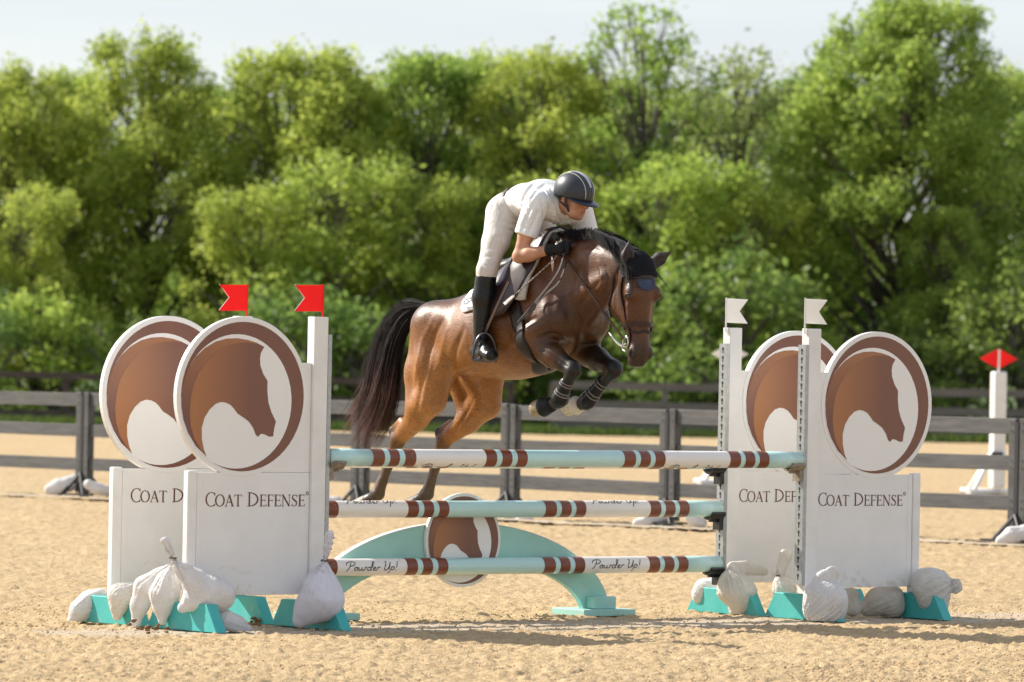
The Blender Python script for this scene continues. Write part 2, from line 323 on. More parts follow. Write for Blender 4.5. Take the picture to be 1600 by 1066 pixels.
def make_ground():
    rs = np.random.RandomState(3)
    ts = np.concatenate([np.linspace(-400, -30, 9), np.linspace(-24, -4.4, 12), np.arange(-3.6, 3.62, .0195), np.linspace(4.4, 24, 12), np.linspace(30, 400, 9)])
    ys = [-60, -30, 0, 12, 20, 24, 26, 26.6]; y = 26.7                # rows and columns widen with distance
    while y < 126: ys.append(y); y += .030 * (y / 34) ** 2
    ys = np.array(ys + [130, 136, 142, 200, 320, 500, 900])
    TS, Y = np.meshgrid(ts, ys); X = TS * np.clip(Y, 26.7, 140) / 34.0; sh = X.shape
    def nz(cx, cy, seed):
        r_ = np.random.RandomState(seed); G = r_.rand(256, 256).astype(np.float32)
        x = X / cx + 1000; y = Y / cy + 1000; x0 = np.floor(x).astype(int); y0 = np.floor(y).astype(int); fx = x - x0; fy = y - y0
        fx = fx * fx * (3 - 2 * fx); fy = fy * fy * (3 - 2 * fy)
        g = lambda i, j: G[i % 256, j % 256]
        return (g(y0, x0) * (1 - fx) + g(y0, x0 + 1) * fx) * (1 - fy) + (g(y0 + 1, x0) * (1 - fx) + g(y0 + 1, x0 + 1) * fx) * fy - .5
    c1 = nz(.029, .036, 1); c2 = nz(.05, .055, 9); c3 = nz(.021, .028, 2)
    lump = np.maximum(c1 + .6 * c2, -.05)                     # crumbly footing: rounded lumps with pits between
    Z = .028 * lump + .016 * c3 + .020 * np.abs(nz(.10, .10, 21)) + .030 * nz(.42, .36, 5) * (nz(1.5, 1.2, 4) + .8) + .035 * nz(3.1, 2.6, 6)
    # harrow lines and hoof prints
    hl = X * .83 + Y * .56; Z += .007 * np.sin(hl / .16 * 6.283 + 3 * nz(2.5, 2.5, 31)) * np.clip(nz(4, 4, 32) * 3 + .6, 0, 1)
    R = random.Random(77)
    for i in range(150):
        cy = 27 + 30 * R.random() ** 1.3; cx = R.uniform(-3.4, 3.4) * cy / 34; an = R.gauss(-.9, .5); r_ = R.uniform(.055, .075)
        r0_, r1_ = np.searchsorted(ys, [cy - .3, cy + .3]); sub = (slice(r0_, r1_), slice(None)); dx = X[sub] - cx; dy = Y[sub] - cy
        q = np.sqrt(dx * dx + dy * dy); op = np.cos(np.arctan2(dy, dx) - an)
        Z[sub] += -.038 * np.exp(-(q / r_) ** 4) * (1 - .5 * np.exp(-(q / (r_ * .5)) ** 2) * (op < .2)) + .018 * np.exp(-((q - r_ * 1.35) / (.35 * r_)) ** 2) * (op > -.3)
    near = np.clip(1.12 - (Y - 40) / 110, .4, 1)
    Z = Z * near
    # packed strip under the jump: along the pole line, fading
    P = np.stack([X - PL[0], Y - PL[1]], -1); uu = P @ JU[:2]; bb = -(P @ JN[:2])
    edge = .25 * nz(.6, .45, 11) + .18 * nz(.2, .2, 12)
    inside = (uu > -2.0) & (uu < 6.5)
    pk = np.clip((.62 - np.abs(bb + .12 + edge)) * 3.2, 0, 1) * inside * (.72 + .5 * nz(.25, .25, 13))
    pk = np.clip(pk, 0, .9)
    Z = Z * (1 - .8 * np.clip(pk * 1.3, 0, 1)) - .006
    Z[Y > 140] = -.3
    V = np.stack([X, Y, Z], -1).reshape(-1, 3).astype(np.float32)
    h, w_ = sh; idx = np.arange(h * w_).reshape(h, w_)
    Q = np.stack([idx[:-1, :-1], idx[:-1, 1:], idx[1:, 1:], idx[1:, :-1]], -1).reshape(-1, 4)
    o = np_mesh('ground', V, Q, gmat()); o['kind'] = 'structure'
    a = o.data.attributes.new('packed', 'FLOAT', 'POINT'); a.data.foreach_set('value', pk.reshape(-1).astype(np.float32))
    return o
make_ground()

# ------------------------------------------------------------------ jump wings
def make_wing(s, back, label, cups):
    """s = -1: the wing runs left of its post, +1: right. x along the poles, front is -y"""
    p = jump_pt(0 if s < 0 else JL, back, 0)
    t = empty('jump_wing', p, JANG); tag(t, label, 'jump wing', 'wings of the jump')
    X = lambda d: s * d
    def bx(mb, d0, d1, y0, y1, z0, z1): a, b = sorted((X(d0), X(d1))); return mb.box(a, b, y0, y1, z0, z1)
    bx(MB(), .028, .128, -.036, .036, .161, 1.832).build('post', M_white2, t, bevel=.004)
    st = bx(MB(), .0, .026, -.030, .030, .22, 1.73).build('keyhole_track', M_steel, t)
    k = MB()
    xo = X(0) - s * .0006
    for i in range(27):                                   # keyhole slots down the steel track
        z = .27 + i * .0545
        P = [(.011 * math.cos(a), .009 + .011 * math.sin(a)) for a in [2 * math.pi * j / 10 for j in range(10)]]
        k.add([(xo, q[0], z + q[1]) for q in P], [tuple(range(10))]); xo2 = xo - s * .0003
        k.add([(xo2, -.005, z - .020), (xo2, .005, z - .020), (xo2, .005, z + .004), (xo2, -.005, z + .004)], [(0, 1, 2, 3)])
    k.build('keyhole_slots', M_slot, st)
    mb = MB(); bx(mb, .0, .027, .0305, .036, .22, 1.73); bx(mb, .0, .027, -.036, -.0305, .22, 1.73); mb.build('track_flange', M_steel, st)
    bx(MB(), .13, .935, -.016, .016, .20, .915).build('panel', M_white, t, bevel=.002)
    fr = bx(MB(), .937, 1.0, -.026, .026, .161, .925).build('outer_stile', M_white2, t, bevel=.008)
    bx(MB(), .897, .934, -.0195, .0195, .203, .912).build('panel_batten', M_white, t, bevel=.003)
    bx(MB(), .13, .60, -.014, .014, .917, 1.56).build('shoulder_panel', M_white, t, bevel=.002)
    c = (X(.622), 1.357)
    MB().prism([(c[0] + .466 * q[0], c[1] + .466 * q[1]) for q in ell(0, 0, 1, 72)], -.0175, .0175).build('emblem_board', M_white, t, bevel=.002)
    emblem(t, c[0], c[1], .436, -.0178)
    x0 = -.873 if s < 0 else .142
    tf = lambda q, y: (x0 + q[0], -.0168 - y, .717 + q[1])
    tx, tm_ = serif_text(WORDS, .715, .082, tf)
    for q in tx: q.build('lettering', M_letter, t)
    tm_.build('registered_mark', M_letter, t)
    for d in (.078, .968):                                # teal feet across the wing
        P = [(-.345, 0), (.37, 0), (.27, .16), (-.24, .16)]
        mb = MB(); mb.add([(X(d) + (.037 if q < 4 else -.037), [*P, *P][q][0], [*P, *P][q][1]) for q in range(8)],
                          [(0, 1, 2, 3), (7, 6, 5, 4), (0, 4, 5, 1), (1, 5, 6, 2), (2, 6, 7, 3), (3, 7, 4, 0)])
        mb.build('foot', M_teal, t, bevel=.004)
    for (cz, kind) in cups:
        cup = MB(); r = .056; sx = -s
        prof = [(r * 1.12 * math.cos(a), -r * 1.05 + r * 1.12 * (1 + math.sin(a)) - .002) for a in [math.radians(200 + 140 * i / 8) for i in range(9)]]
        outer = [(q[0] * 1.16, q[1] - .012) for q in reversed(prof)]
        ring = [(q[0], q[1]) for q in prof] + outer
        n = len(ring)
        xa, xb = sx * .004, sx * .105
        cup.add([(xa, q[0], cz + q[1]) for q in ring] + [(xb, q[0] * .85, cz + q[1]) for q in ring],
                [(i, (i + 1) % n, (i + 1) % n + n, i + n) for i in range(n)] + [tuple(reversed(range(n))), tuple(range(n, 2 * n))])
        a, b = sorted((sx * .0035, sx * .03)); cup.box(a, b, -.034, .034, cz - .135, cz - .05)
        cup.box(*sorted((sx * .004, sx * .085)), -.012, .012, cz - .085, cz - .066)
        cup.build('jump_cup', M_cup if kind else M_cupw, t)
    return t
make_wing(-1, 0, 'front left white jump wing with whole horse head emblem, beside the red flag', [(1.005, 0)])
make_wing(-1, SPREAD, 'rear left white jump wing, half hidden behind the front left wing', [(.965, 1), (.673, 1), (.32, 1)])
make_wing(1, 0, 'front right white jump wing with whole lettering and steel keyhole track', [(1.005, 0)])
make_wing(1, SPREAD, 'rear right white jump wing with lettering cut off by the post in front', [(.965, 1), (.673, 1), (.32, 1)])

# ------------------------------------------------------------------ poles
BANDS = [(.309, .391), (.432, .501), (.544, .623), (1.152, 1.231), (1.274, 1.347), (1.39, 1.464), (2.22, 2.307), (2.348, 2.424), (2.464, 2.541), (3.065, 3.149), (3.188, 3.265), (3.303, 3.38)]
ZONES = [(.012, .309, 'aqua'), (.391, .432, 'aqua'), (.501, .544, 'aqua'), (.623, 1.152, 'w'), (1.231, 1.274, 'aqua'), (1.347, 1.39, 'aqua'), (1.464, 2.22, 'aqua'), (2.307, 2.348, 'aqua'), (2.424, 2.464, 'aqua'), (2.541, 3.065, 'w'), (3.149, 3.188, 'aqua'), (3.265, 3.303, 'aqua'), (3.38, JL - .012, 'aqua')]
SCRIPT = [  # cursive "Powder Up!" strokes, x to the right, 1 = ascender height
 [(.02, .62), (.0, .75), (.12, .92), (.3, 1.0), (.48, .95), (.52, .78), (.42, .6), (.24, .52)], [(.3, .9), (.2, .5), (.1, .2), (.0, .02)],
 [(.6, .42), (.5, .38), (.46, .2), (.54, .1), (.64, .2), (.62, .36), (.58, .42), (.7, .34)], [(.74, .4), (.72, .2), (.78, .1), (.88, .2), (.92, .4)], [(.92, .4), (.9, .2), (.97, .1), (1.08, .22), (1.12, .44), (1.2, .36)],
 [(1.42, .36), (1.32, .42), (1.24, .3), (1.25, .14), (1.34, .1), (1.44, .26), (1.62, .8), (1.66, .98), (1.58, .96), (1.5, .6), (1.44, .2), (1.5, .1)],
 [(1.56, .2), (1.7, .32), (1.7, .42), (1.62, .4), (1.58, .22), (1.64, .1), (1.76, .16)], [(1.84, .42), (1.82, .26), (1.78, .08)], [(1.82, .28), (1.9, .42), (2.0, .4)],
 [(2.3, .92), (2.36, 1.0), (2.32, .7), (2.24, .3), (2.3, .12), (2.42, .2), (2.54, .6), (2.62, .92)], [(2.62, .92), (2.54, .5), (2.5, .2)],
 [(2.66, .46), (2.6, .1), (2.52, -.3)], [(2.64, .34), (2.74, .46), (2.82, .36), (2.76, .16), (2.64, .14)], [(3.06, 1.0), (2.98, .6), (2.94, .34)], [(2.9, .12), (2.91, .06)]]
def make_pole(back, z, rot, label):
    t = empty('jump_pole', jump_pt(0, back, z), JANG); tag(t, label, 'pole', 'poles of the jump'); R = .0525
    def cyl(x0, x1, r, cap):
        mb = MB(); n = 28
        mb.add([(x, r * math.cos(2 * math.pi * k / n), r * math.sin(2 * math.pi * k / n)) for x in (x0, x1) for k in range(n)],
               [(k, k + n, (k + 1) % n + n, (k + 1) % n) for k in range(n)] + ([tuple(range(n)), tuple(reversed(range(n, 2 * n)))] if cap else []))
        return mb
    for a, b, c in ZONES: cyl(a, b, R, a < .02 or b > 3.6).build('white_section' if c == 'w' else 'aqua_section', M_pwhite if c == 'w' else M_aqua, t, smooth=False).data.shade_smooth()
    for a, b in BANDS: cyl(a - .001, b + .001, R + .0008, True).build('brown_band', M_brown, t)
    for x0, k in ((.69, 0), (2.60, 1)):
        mb = MB(); layer = 0
        for S in SCRIPT:
            layer += 1; P = catmull(S)
            def tf(q, y):
                an = math.radians(rot) + q[1] / R
                return (x0 + q[0], -(R + .0009 + y) * math.cos(an), (R + .0009 + y) * math.sin(an))
            n = len(P); wd = [.0032 + .0038 * abs(math.sin(i * .8 + layer)) for i in range(n)]
            ribbon(mb, [(p[0] * .128, (p[1] - .45) * .062) for p in P], wd, (layer % 6) * .0001, tf)
        mb.build('script_lettering', M_script, t)
    for k in range(7):                                    # chips in the paint
        pass
    return t
make_pole(0, 1.005, -78, 'front top pole, the highest and nearest, with brown bands on white and aqua')
make_pole(SPREAD, .978, 150, 'rear top pole hidden just behind the front top pole')
make_pole(SPREAD, .673, 68, 'middle pole of the jump with lettering cut off along its top edge')
make_pole(SPREAD, .32, 4, 'lowest pole of the jump with script lettering facing the camera')

# ------------------------------------------------------------------ arch filler
def make_arch():
    t = empty('arch_filler', jump_pt(1.66, .88, 0), JANG); tag(t, 'pale aqua arch filler with a round horse head emblem behind the low poles', 'jump filler')
    O = [(1.19 * math.cos(math.radians(a)), .585 * math.sin(math.radians(a))) for a in np.linspace(3, 177, 60)]
    I = [(.985 * math.cos(math.radians(a)), .36 * math.sin(math.radians(a))) for a in np.linspace(177, 3, 60)]
    n = 60; V = []; Fc = []
    for y in (-.022, .022):
        V += [(p[0], y, max(p[1], .03)) for p in O] + [(p[0], y, max(p[1], .03)) for p in I[::-1]]
    for i in range(n - 1):
        Fc += [(i, i + 1, n + i + 1, n + i)[::-1], (2 * n + i, 2 * n + i + 1, 3 * n + i + 1, 3 * n + i), (i, 2 * n + i, 2 * n + i + 1, i + 1)[::-1], (n + i, n + i + 1, 3 * n + i + 1, 3 * n + i)[::-1]]
    Fc += [(0, n, 3 * n, 2 * n), (n - 1, 3 * n - 1, 4 * n - 1, 2 * n - 1)]
    mesh_obj('arch', V, Fc, M_archaqua, t)
    e = MB(); e.tube([(p[0] * 1.002, 0, max(p[1] * 1.004, .03)) for p in O], .0235, 4); 
    cap = MB()
    for i in range(n - 1):
        a, b = O[i], O[i + 1]
        cap.add([(a[0], -.0235, a[1] + .001), (a[0], .0235, a[1] + .001), (b[0], .0235, b[1] + .001), (b[0], -.0235, b[1] + .001),
                 (a[0], -.0235, a[1] + .006), (a[0], .0235, a[1] + .006), (b[0], .0235, b[1] + .006), (b[0], -.0235, b[1] + .006)],
                [(4, 7, 6, 5), (0, 4, 5, 1), (0, 3, 7, 4), (1, 5, 6, 2), (2, 6, 7, 3), (0, 1, 2, 3)])
    cap.build('edge_strip', M_white, t)
    for s in (-1, 1):
        MB().box(*sorted((s * .87, s * 1.285)), -.17, .16, 0, .042).build('base_plate', M_archaqua, t, bevel=.004)
        MB().box(*sorted((s * 1.0, s * 1.17)), -.115, -.024, .043, .12).build('foot_block', M_archaqua, t, bevel=.004)
    MB().prism([(.292 * q[0], .478 + .292 * q[1]) for q in ell(0, 0, 1, 64)], -.048, -.024).build('emblem_board', M_white, t, bevel=.002)
    emblem(t, 0, .478, .272, -.0485)
make_arch()

# ------------------------------------------------------------------ flags
def make_flag(s, back, red, label):
    p = jump_pt(-.048 if s < 0 else JL + .02, back, 1.80); t = empty('marker_flag', p, JANG); tag(t, label, 'flag', 'flags on the jump posts')
    m = M_red if red else M_flagw
    MB().tube([(0, 0, .0), (0, 0, .225)], .0055, 8).build('rod', m if red else M_rodw, t)
    d = s if red else 1; wd = .2 if red else .175
    rs = rnd.uniform(-.5, .5); cloth = []
    nu, nv = 10, 8
    V = []; Fc = []
    for sgn in (-1, 1):
        for i in range(nu + 1):
            for j in range(nv + 1):
                v = j / nv; reach = 1 - .36 * (1 - abs(2 * v - 1)); f = i / nu * reach
                V.append((d * (.004 + wd * f), .006 * math.sin(f * 4 + rs) + sgn * .0011, .065 + .155 * v - .004 * f))
    b = (nu + 1) * (nv + 1)
    for i in range(nu):
        for j in range(nv):
            q = (i * (nv + 1) + j, (i + 1) * (nv + 1) + j, (i + 1) * (nv + 1) + j + 1, i * (nv + 1) + j + 1)
            Fc += [q, tuple(b + k for k in reversed(q))]
    mesh_obj('flag_cloth', V, Fc, m, t)
    if red:
        H = [(d * (.004 + wd), .0, .065), (d * (.004 + wd * .64), 0, .1425), (d * (.004 + wd), 0, .22)]
        MB().tube(H, .0022, 5).build('flag_hem', M_rodw, t)
    return t
make_flag(-1, 0, True, 'red swallowtail flag on the front left post, right one of the red pair')
make_flag(-1, SPREAD, True, 'red swallowtail flag above the rim of the front left emblem disc')
make_flag(1, 0, False, 'white swallowtail flag on the front right post, nearer the emblem disc')
make_flag(1, SPREAD, False, 'white swallowtail flag on the rear right post, closer to the horse')
# ------------------------------------------------------------------ portable board fence along the arena
M_fence = mat('weathered_grey_board', (.052, .052, .052), .7, (.115, .113, .108), scale=5, lo=.3, hi=.7, detail=8, stretch=(.6, .6, 6), bump=.3, bscale=30, coords='World')
M_fpost = mat('grey_fence_post', (.06, .06, .059), .7, (.095, .094, .09), scale=7, bump=.2, bscale=30)
M_stand = mat('black_steel_stand', (.022, .023, .026), .5)
FA, FB = np.array([-4.643, 62.04]), np.array([4.644, 51.87]); fdv = (FB - FA) / 6; fl = float(np.linalg.norm(fdv)); fang = math.atan2(fdv[1], fdv[0])
fd = fdv / fl; fn = np.array([fd[1], -fd[0]])            # towards the camera
FW = ['leftmost in the picture', 'behind the left wings, left part', 'behind the front left wing and red flags', 'behind the hind legs of the horse', 'below the front hooves of the horse', 'behind the rear right wing', 'right of the right wings, beside the far white standard', 'at the right picture edge']
proto = None
for k in range(-1, 7):
    p = FA + fdv * k
    t = empty('fence_panel', (p[0], p[1], 0), fang); tag(t, 'grey three-rail fence panel ' + FW[k + 1], 'fence panel', 'fence panels along the arena')
    R = random.Random(k)
    for i, (z0, z1) in enumerate(((1.0, 1.145), (.665, .80), (.30, .435))):
        d = R.uniform(-.008, .008); e = R.uniform(-.006, .006)
        mb = MB(); mb.box(.12, fl - .02, -.02, .02, z0, z1); 
        mb.v = [(x, y, z + d + (e if x > 1 else -e)) for x, y, z in mb.v]
        mb.build('rail', M_fence, t, bevel=.005)
    for zc in (1.07, .73, .365):
        for xb in (.078, fl - .055):
            for dz in (-.035, .035): MB().tube([(xb, -.05, zc + dz), (xb, -.041 - .0065, zc + dz)], .008, 6).build('bolt', M_stand, t)
    MB().box(.035, .118, -.045, .045, .06, 1.15).build('post', M_fpost, t, bevel=.005)
    MB().box(fl - .098, fl - .016, -.042, .048, .06, 1.148 + R.uniform(-.01, .01)).build('post', M_fpost, t, bevel=.005)
    st = MB(); st.box(-.012, .03, -.05, .05, .012, 1.12); st.build('upright', M_stand, t)
    st = MB(); st.box(-.30, .33, -.18, -.12, .03, .046); st.box(-.30, .33, .12, .18, .03, .046); st.box(-.02, .05, -.18, .18, .03, .048)
    for sx in (-1, 1): st.tube([(.01 + sx * .18, -.15, .04), (.01, -.05, .27)], .02, 6); st.tube([(.01 + sx * .18, .15, .04), (.01, .05, .27)], .02, 6)
    st.build('stand', M_stand, t)
# pale line of spilled limestone along the fence foot
M_line = mat('pale_limestone_line', (.50, .46, .40), .95, (.43, .31, .18), scale=5, lo=.42, hi=.56, coords='Object')
V = []; Fc = []; R = random.Random(4)
for i in range(121):
    q = FA + fdv * (-1.6 + 9.4 * i / 120) + fn * (.55 + .12 * math.sin(i * .21) + R.uniform(-.03, .03)); w_ = .16 + R.uniform(-.07, .07); V += [(q[0] - fn[0] * w_, q[1] - fn[1] * w_, .024), (q[0] + fn[0] * w_, q[1] + fn[1] * w_, .024)]
for i in range(120): Fc.append((2 * i, 2 * i + 1, 2 * i + 3, 2 * i + 2))
tag(mesh_obj('limestone_line', V, Fc, M_line), kind='structure')

# ------------------------------------------------------------------ far post and rail fences
M_farg = mat('far_grey_rail', (.15, .14, .125), .8, (.10, .092, .085), scale=3, stretch=(.5, 1, 4)); M_fard = mat('far_brown_rail', (.055, .038, .034), .8, (.085, .06, .05), scale=3)
def far_fence(x0, x1, y, m, label, step, rails):
    t = empty('post_and_rail_fence', (x0, y, 0)); tag(t, label, 'fence')
    n = int((x1 - x0) / step); R = random.Random(n)
    for i in range(n + 1): MB().box(i * step - .07, i * step + .07, -.06, .06, -.05, 1.12 + R.uniform(-.03, .05)).build('post', m, t)
    for i in range(n):
        for (z0, z1) in rails:
            d = R.uniform(-.02, .02); MB().box(i * step - .02, (i + 1) * step - .025, -.10, -.062, z0 + d, z1 + d).build('rail', m, t)
far_fence(-24.0, .4, 122.6, M_fard, 'dark brown post and rail fence far behind the left half of the arena', 2.4, ((.98, 1.12), (.56, .70), (.18, .32)))
far_fence(.9, 25.2, 121.8, M_farg, 'grey weathered post and rail fence far behind the right half of the arena', 2.4, ((.96, 1.13), (.55, .72), (.16, .30)))

# ------------------------------------------------------------------ spare jump standards further back
def far_standard(px, py, red, label):
    p = ground_at(px, py); t = empty('jump_standard', (p[0], p[1], 0), .3); tag(t, label, 'jump standard', 'white jump standards beyond the fence')
    MB().box(-.085, .085, -.085, .085, .1, 1.56).build('post', M_white2, t, bevel=.025)
    for a in range(4):
        c, s_ = math.cos(a * 1.5708 + .5), math.sin(a * 1.5708 + .5); mb = MB(); mb.tube([(c * .08, s_ * .08, .55), (c * .46, s_ * .46, .05)], .035, 6); mb.tube([(c * .02, s_ * .02, .05), (c * .56, s_ * .56, .05)], .045, 6); mb.build('leg', M_white2, t)
    MB().box(-.12, .02, -.14, -.087, .46, .55).build('cup', M_cup, t)
    MB().tube([(0, 0, 1.5), (0, 0, 1.84)], .014, 6).build('flag_rod', M_rodw, t)
    for s_ in (-1, 1):
        V = []; n = 8
        for i in range(n + 1):
            f = i / n; h = .115 * (1 - f) + .006; V += [(s_ * (.015 + .23 * f), .02 * math.sin(f * 3), 1.72 - h), (s_ * (.015 + .23 * f), .02 * math.sin(f * 3), 1.72 + h), (s_ * (.015 + .23 * f), .02 * math.sin(f * 3) + .008, 1.72 + h), (s_ * (.015 + .23 * f), .02 * math.sin(f * 3) + .008, 1.72 - h)]
        Fc = [(4 * i + k, 4 * i + 4 + k, 4 * i + 4 + (k + 1) % 4, 4 * i + (k + 1) % 4) for i in range(n) for k in range(4)] + [(0, 1, 2, 3)]
        mesh_obj('flag', V, Fc, M_red if red else M_flagw, t)
    return t
far_standard(1557, 775, True, 'white standard with a pair of red flags beyond the fence at far right')
far_standard(1137, 760, False, 'white standard mostly hidden behind the rear right jump wing')

# ------------------------------------------------------------------ grass beyond the arena
M_grass = mat('meadow_grass', (.05, .085, .014), .9, (.085, .13, .022), scale=.8, bump=.6, bscale=6, bdist=.1)
tag(mesh_obj('grass_field', [(-160, 120.6, .02), (160, 120.6, .02), (160, 128, .05), (-160, 128, .05), (-160, 700, .4), (160, 700, .4)], [(0, 1, 2, 3), (3, 2, 5, 4)], M_grass), kind='structure')
def blades():
    rs = np.random.RandomState(2); n = 26000
    x = rs.uniform(-15, 15, n); y = 120.8 + rs.rand(n) ** 1.5 * 9; h = rs.uniform(.08, .26, n); a = rs.uniform(0, 6.28, n); w_ = rs.uniform(.015, .04, n); lean = rs.normal(0, .06, (n, 2))
    B0 = np.stack([x - np.cos(a) * w_, y - np.sin(a) * w_, np.zeros(n)], -1); B1 = np.stack([x + np.cos(a) * w_, y + np.sin(a) * w_, np.zeros(n)], -1); T = np.stack([x + lean[:, 0], y + lean[:, 1], h], -1)
    V = np.stack([B0, B1, T], 1).reshape(-1, 3); o = np_mesh('grass', V, np.arange(3 * n).reshape(-1, 3), mat('grass_blade', (.08, .13, .02), .7, (.12, .17, .03), scale=.6, trans=.4), None, False)
    tag(o, 'rough green grass along the far fence under the trees', 'grass', kind='stuff')
blades()

# ------------------------------------------------------------------ trees
def leaf_mat(name, c, c2, tr):
    m = bpy.data.materials.new(name); m.use_nodes = True; nt = m.node_tree; N = nt.nodes; L = nt.links.new; b = N['Principled BSDF']
    b.inputs['Roughness'].default_value = .5; b.inputs['Specular IOR Level'].default_value = .35
    at = N.new('ShaderNodeAttribute'); at.attribute_name = 'leafv'; oi = N.new('ShaderNodeObjectInfo')
    cr = N.new('ShaderNodeValToRGB'); cr.color_ramp.elements[0].color = (*c, 1); cr.color_ramp.elements[1].color = (*c2, 1)
    L(at.outputs['Fac'], cr.inputs['Fac'])
    hs = N.new('ShaderNodeHueSaturation'); mr = N.new('ShaderNodeMapRange'); mr.inputs['To Min'].default_value = .490; mr.inputs['To Max'].default_value = .516; L(oi.outputs['Random'], mr.inputs['Value']); L(mr.outputs['Result'], hs.inputs['Hue'])
    L(cr.outputs['Color'], hs.inputs['Color']); L(hs.outputs['Color'], b.inputs['Base Color'])
    t = N.new('ShaderNodeBsdfTranslucent'); g_ = N.new('ShaderNodeGamma'); g_.inputs['Gamma'].default_value = .82; L(hs.outputs['Color'], g_.inputs['Color']); L(g_.outputs['Color'], t.inputs['Color'])
    ms = N.new('ShaderNodeMixShader'); ms.inputs['Fac'].default_value = tr; L(b.outputs['BSDF'], ms.inputs[1]); L(t.outputs['BSDF'], ms.inputs[2]); L(ms.outputs['Shader'], N['Material Output'].inputs['Surface'])
    return m
M_leaf = leaf_mat('leaf_yellow_green', (.215, .315, .040), (.48, .56, .090), .54)
M_leafd = leaf_mat('leaf_mid_green', (.165, .275, .040), (.39, .50, .085), .54)
M_leafs = leaf_mat('leaf_shade_green', (.09, .165, .03), (.24, .33, .06), .5)
M_leafp = leaf_mat('leaf_pale_olive', (.20, .25, .06), (.34, .38, .11), .5)
M_bark = mat('tree_bark', (.085, .07, .055), .9, (.14, .12, .10), scale=6, stretch=(1, 1, .3), bump=.5, bscale=14)
def crown_mesh(seed, H, W, lobes, per, z0, leaf, m, opn=1.0, lobe_r=(.40, .85), top_bias=1.0):
    """crown of leaf clumps for a tree H high and W wide: lobes spread through the crown, leaves in clumps on each lobe's shell"""
    rs = np.random.RandomState(seed); C = []; R = []
    for i in range(lobes):
        for _ in range(40):
            f = rs.rand() ** (1 / top_bias); z = z0 + (H - z0) * f
            prof = math.sin(math.pi * min(.90, .16 + .74 * f)) ** .7; rad = W / 2 * prof * math.sqrt(rs.rand()) * 1.0; a = rs.uniform(0, 6.283)
            c = np.array([rad * math.cos(a), rad * math.sin(a), z]); r = rs.uniform(*lobe_r) * (1.0 - .35 * f)
            if all(np.linalg.norm(c - q) > .72 * opn * (r + s_) * .8 for q, s_ in zip(C, R)): break
        if c[2] + r > H: c[2] = H - r
        C.append(c); R.append(r)
    for i in range(int(lobes * .22)):                   # ragged leaders above the crown outline
        a = rs.uniform(0, 6.283); rad = W / 2 * math.sqrt(rs.rand()) * .75; C.append(np.array([rad * math.cos(a), rad * math.sin(a), H * (.97 - .32 * (rad / (W / 2)) ** 2) + rs.uniform(-.35, .35)])); R.append(rs.uniform(.18, .34))
    P = []; G = []
    for c, r in zip(C, R):
        n = int(per * (r / .8) ** 2); k = max(5, int(n / 26)); d = rs.normal(0, 1, (k, 3)); d /= np.linalg.norm(d, axis=1)[:, None]; d[:, 2] *= .8
        cc = c + d * r * rs.uniform(.45, 1.05, k)[:, None]; v = rs.rand(k)
        for q, vv in zip(cc, v):
            nn = max(6, int(n / k)); P.append(q + rs.normal(0, .20 * (.6 + r * .5), (nn, 3))); G.append(np.clip(vv * .6 + rs.rand(nn) * .4, 0, 1))
    P = np.concatenate(P); G = np.concatenate(G); n = len(P)
    P[:, 2] = np.maximum(P[:, 2], .15)
    nrm = rs.normal(0, 1, (n, 3)) + np.array([0, 0, .9]); nrm /= np.linalg.norm(nrm, axis=1)[:, None]
    a = np.cross(nrm, rs.normal(0, 1, (n, 3))); a /= np.linalg.norm(a, axis=1)[:, None]; b = np.cross(nrm, a); s_ = rs.uniform(.6, 1.25, n)[:, None] * leaf
    V = np.stack([P - a * s_ * .95, P + b * s_ * .55 - nrm * s_ * .12, P + a * s_ * 1.05, P - b * s_ * .55 - nrm * s_ * .12], 1).reshape(-1, 3)
    me_o = np_mesh('crown', V, np.arange(4 * n).reshape(-1, 4), m, None, False); me = me_o.data
    at = me.attributes.new('leafv', 'FLOAT', 'POINT'); at.data.foreach_set('value', np.repeat(G, 4).astype(np.float32))
    bpy.data.objects.remove(me_o)
    # trunk and limbs towards the lobes
    mb = MB(); lean = rs.uniform(-.25, .25, 2); tk = H * .62
    tr = [np.array([lean[0] * q * q, lean[1] * q * q, q * tk]) for q in np.linspace(0, 1, 7)]
    mb.tube(tr, [.17, .15, .13, .11, .09, .065, .035], 8)
    for c, r in zip(C, R):
        q = min(.95, max(.12, (c[2] - .9 * math.hypot(c[0], c[1]) - .2) / tk)); x = q * 6; i = int(x); s0 = tr[i] + (tr[min(i + 1, 6)] - tr[i]) * (x - i)
        mid = s0 * .45 + c * .55 + np.array([0, 0, .12]) + rs.normal(0, .10, 3); r0_ = .085 * (1 - q) + .028; mb.tube([s0, mid, c], [r0_, r0_ * .6, .012], 6)
        for e in range(3): d = rs.normal(0, 1, 3); d /= np.linalg.norm(d); mb.tube([c * .4 + mid * .6, c * .6 + mid * .4 + d * r * .3, c + d * r * .8], [.018, .012, .005], 4)
    tm = bpy.data.meshes.new('trunk'); tm.from_pydata(mb.v, [], mb.f); tm.materials.append(M_bark); tm.shade_smooth()
    return me, tm
LF = .082
